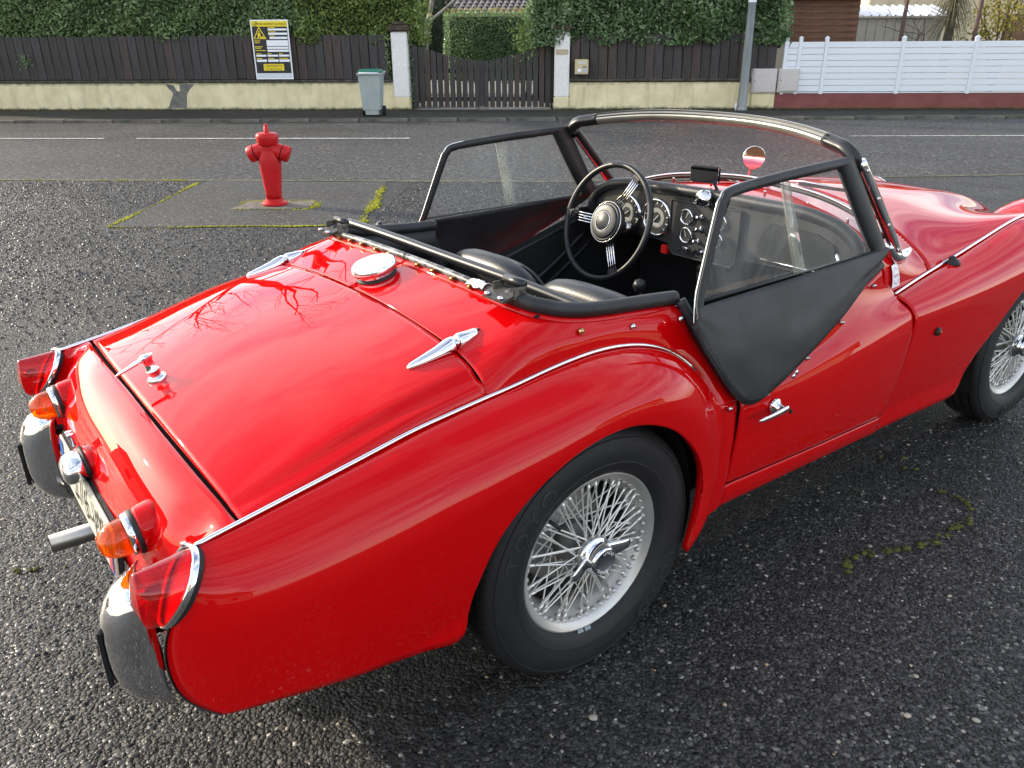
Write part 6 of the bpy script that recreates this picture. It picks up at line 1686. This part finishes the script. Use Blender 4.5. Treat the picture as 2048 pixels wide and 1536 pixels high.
# club sticker on the scuttle side
def on_scuttle(u, w_, off=.0015):
    """u forward, w_ down from the top edge, on the right scuttle side"""
    x = 1.222+u; z = .782-w_; yy_ = np.linspace(.50, .605, 200); zz_ = bon_z(np.full(200, x), yy_); y = float(np.interp(-z, -zz_, yy_)); return (x, -(y+off), z+off*.3)
stk = empty('club_sticker', (0, 0, 0), 0, car)
G = np.array([[on_scuttle(.052*i/6, .066*j/8) for i in range(7)] for j in range(9)]); grid('sticker', G, pm('sticker_white', (.82, .83, .84), .4), stk, ref=CREF)
M_sred = pm('sticker_red', (.35, .02, .05), .5)
def stick_txt(s, size, u0, w0, sx=1.0, arc=None):
    if arc is None:
        V, Fc = text_geo(s, size); mk('sticker_lettering', [on_scuttle(u0+x*sx, w0-y, .003) for x, y, z in V], Fc, M_sred, stk)
    else:
        a0, a1, r_ = arc
        for i, c_ in enumerate(s):
            a = R_(a0+(a1-a0)*i/(len(s)-1)); V, Fc = text_geo(c_, size); cs, sn = math.cos(a-math.pi/2), math.sin(a-math.pi/2)
            mk('sticker_lettering', [on_scuttle(u0+r_*math.cos(a)+x*cs-y*sn, w0-(r_*1.15*math.sin(a)+x*sn+y*cs), .003) for x, y, z in V], Fc, M_sred, stk)
stick_txt('TRIUMPH', .0105, .026, .033, .92)
th = np.linspace(0, 2*math.pi, 49)
for a_, b_ in ((.16, .84), (1.16, 1.84)):
    q = []
    for a in np.linspace(a_*math.pi, b_*math.pi, 20):
        q += [on_scuttle(.026+.0185*math.cos(a), .033-.0215*math.sin(a), .0028), on_scuttle(.026+.0215*math.cos(a), .033-.0245*math.sin(a), .0028)]
    o = mk('sticker_ring', q, [(2*i, 2*i+2, 2*i+3, 2*i+1) for i in range(19) if i % 2 == 0], M_sred, stk)
    tag(o, kind='stuff')
# wipers and scuttle vent
for y0, y1 in ((.28, .05), (-.05, -.30)):
    wi = empty('wiper', (1.335, y0, float(bon_z(1.335, y0))), 0, car)
    MB().lathe([(.012, 0), (.010, .014), (0, .018)], 14).build('spindle', M_chrome, wi, True)
    MB().tube([(0, 0, .014), (-.02, (y1-y0)*.6, .030), (-.03, (y1-y0), .028)], .0035, 6).build('arm', M_chrome, wi, True)
    MB().box((-.028, (y1-y0), .022), (.006, .22, .010)).build('blade', M_rub, wi)
sv = empty('scuttle_vent', (1.40, 0, 0), 0, car)
G = np.array([[(x, y, float(bon_z(1.40+x, y))+.006) for y in np.linspace(-.16, .16, 12)] for x in np.linspace(-.045, .035, 5)]); grid('flap', G, M_red, sv, ref=(0, 0, 0), thick=.004)
G = np.array([[(x, y, float(bon_z(1.40+x, y))+.0015) for y in np.linspace(-.168, .168, 12)] for x in np.linspace(-.053, .043, 5)]); grid('flap_seal', G, M_rub, sv, ref=(0, 0, 0))
for (x, y) in ((2.60, -.40), (2.60, .40)):
    MB().lathe([(.016, -.002), (.014, .006), (.005, .010), (0, .010)], 16, (x, y, float(bon_z(x, y)))).build('bonnet_fastener', M_chrome, car, True)

# ---- loose stones and moss round the car ------------------------------------------------------------------
def stones(name, n, mat, rr, region, label):
    bm = bmesh.new(); bmesh.ops.create_icosphere(bm, subdivisions=1, radius=1); bv = np.array([tuple(v.co) for v in bm.verts]); bm.verts.index_update(); bf = np.array([[v.index for v in f.verts] for f in bm.faces]); bm.free()
    P = np.stack([rng.uniform(region[0], region[1], n), rng.uniform(region[2], region[3], n)], 1); r = rng.uniform(*rr, n)*rng.choice([1, 1, 1, 1.6], n)
    sc = rng.uniform(.6, 1.4, (n, 1, 3))*np.array([1, 1, .55]); jit = 1+rng.normal(0, .14, (n, len(bv), 1)); an = rng.uniform(0, 6.28, n)
    Q = bv[None]*sc*jit*r[:, None, None]; c_, s_ = np.cos(an)[:, None], np.sin(an)[:, None]
    X = Q[..., 0]*c_-Q[..., 1]*s_+P[:, :1]; Y = Q[..., 0]*s_+Q[..., 1]*c_+P[:, 1:]; Z = Q[..., 2]+r[:, None]*.25
    V = np.stack([X, Y, Z], -1).reshape(-1, 3); Fc = (bf[None]+(np.arange(n)*len(bv))[:, None, None]).reshape(-1, 3)
    o = fast_mesh(name, V, Fc, mat); tag(o, label, 'gravel', kind='stuff'); return o
def randmat(name, stops, rough=.8):
    m, nt, b = nmat(name); g = N(nt, 'ShaderNodeNewGeometry'); r = ramp(nt, g.outputs['Random Per Island'], stops); nt.links.new(r.outputs['Color'], b.inputs['Base Color']); b.inputs['Roughness'].default_value = rough; return m
stones('loose_grit', 900, randmat('grit', [(0, (.10, .09, .075)), (.5, (.28, .25, .20)), (.8, (.42, .38, .32)), (1, (.36, .22, .10))]), (.0022, .005), (-1.6, 2.6, -2.4, -.5), 'small pale loose stones scattered on the asphalt beside the car')
stones('loose_grit', 500, randmat('grit', [(0, (.10, .09, .075)), (.5, (.26, .24, .19)), (1, (.40, .34, .26))]), (.002, .005), (-2.2, -.6, -1.8, 3.0), 'small pale loose stones scattered on the asphalt behind the car')
# worn aggregate standing proud of the binder round the car: real relief for the low sun
def aggregate(n):
    X = rng.uniform(-2.5, 3.6, n); Y = rng.uniform(-2.5, 4.2, n)
    dd = np.hypot(X+1.07, Y+1.75)
    keep = rng.random(n) < np.clip((5.2-dd)/2.8, 0, 1)
    keep &= ~((X > -.80) & (X < 2.8) & (np.abs(Y) < .50))
    keep &= ((X+1.07)*.557+(Y+1.75)*.733 > .55)
    X, Y = X[keep], Y[keep]; m = len(X)
    base = np.array([(1, 0, 0), (.3, .95, 0), (-.8, .6, 0), (-.8, -.6, 0), (.3, -.95, 0), (.12, .1, 1)])
    r = rng.gamma(5, .0040/5, m).clip(.0016, .0085); an = rng.uniform(0, 6.28, m); el = rng.uniform(.6, 1.5, m)
    J = 1+rng.normal(0, .16, (m, 6, 1)); Q = base[None]*J*r[:, None, None]
    Q[..., 0] *= el[:, None]; Q[..., 2] *= rng.uniform(.28, .75, m)[:, None]
    Q[:, 5, :2] += rng.normal(0, .35, (m, 2))*r[:, None]
    c_, s_ = np.cos(an)[:, None], np.sin(an)[:, None]
    V = np.stack([Q[..., 0]*c_-Q[..., 1]*s_+X[:, None], Q[..., 0]*s_+Q[..., 1]*c_+Y[:, None], Q[..., 2]-.0006], -1).reshape(-1, 3)
    f = np.array([(0, 1, 5), (1, 2, 5), (2, 3, 5), (3, 4, 5), (4, 0, 5)])
    Fc = (f[None]+(np.arange(m)*6)[:, None, None]).reshape(-1, 3)
    o = fast_mesh('worn_aggregate', V, Fc, randmat('aggregate', [(0, (.016, .0155, .0145)), (.45, (.030, .029, .026)), (.8, (.054, .051, .045)), (.94, (.098, .093, .08)), (.99, (.17, .16, .135)), (1, (.38, .36, .32))], .42))
    tag(o, 'worn grey aggregate of the car park asphalt around the car', 'gravel', kind='stuff'); return o
aggregate(640000)
def aggregate_far(n):
    S_ = rng.uniform(-7.5, 1.0, n); D_ = rng.uniform(3.6, 9.0, n); keep = (rng.random(n) < np.clip((D_-3.2)/1.6, 0, 1)) & ~((S_ > -3.9) & (S_ < -1.6) & (D_ > 6.5))
    S_, D_ = S_[keep], D_[keep]; X = SO.x+ST.x*S_+SN.x*D_; Y = SO.y+ST.y*S_+SN.y*D_; m = len(X)
    base = np.array([(1, 0, 0), (-.5, .85, 0), (-.5, -.85, 0), (.1, .05, .75)]); r = rng.gamma(5, .0085/5, m).clip(.003, .015); an = rng.uniform(0, 6.28, m)
    Q = base[None]*(1+rng.normal(0, .15, (m, 4, 1)))*r[:, None, None]; c_, s_ = np.cos(an)[:, None], np.sin(an)[:, None]
    V = np.stack([Q[..., 0]*c_-Q[..., 1]*s_+X[:, None], Q[..., 0]*s_+Q[..., 1]*c_+Y[:, None], Q[..., 2]-.0004], -1).reshape(-1, 3)
    f = np.array([(0, 1, 3), (1, 2, 3), (2, 0, 3)]); Fc = (f[None]+(np.arange(m)*4)[:, None, None]).reshape(-1, 3)
    o = fast_mesh('worn_aggregate', V, Fc, bpy.data.materials['aggregate']); tag(o, 'worn aggregate of the asphalt between the car and the road', 'gravel', kind='stuff'); return o
aggregate_far(90000)
tp_ = TR[int(.345*len(TR))]*np.array([1, -1, 1])
G = np.array([[(tp_[0]-.020+.010*i+.003*math.sin(j*2.1), tp_[1]-.034+.011*j, tp_[2]+.003+.009*math.sin(i*.9)+.003*math.sin(j*1.7+i)) for j in range(7)] for i in range(4)]); grid('tape_scrap', G, pm('white_tape', (.75, .75, .73), .6), car, thick=.001)
def hitg(px, py): return None
M_dmoss = noisy('dark_moss', (.03, .035, .008), (.12, .13, .02), 60, .95, 160, .8, .01)
moss_w([(.80, -.82), (.93, -.805), (1.04, -.852), (1.15, -.90), (1.28, -.905), (1.375, -.906)], .009, 170, 'thin dark moss in a crack of the asphalt beside the door', h=.006, mat=M_dmoss)
moss_w([(1.49, -.76), (1.485, -.80), (1.473, -.861), (1.43, -.90), (1.375, -.906)], .009, 380, 'short bright moss tuft in the asphalt below the front wing', h=.008, mat=M_dmoss)
moss_w([(1.574, -.52), (1.57, -.58), (1.56, -.665)], .03, 130, 'patch of moss behind the front wheel', h=.005, mat=M_dmoss)
moss_w([(-1.06, .64), (-1.0, .60), (-.945, .574)], .012, 200, 'small moss patch below the tailpipe', h=.006, mat=M_dmoss)
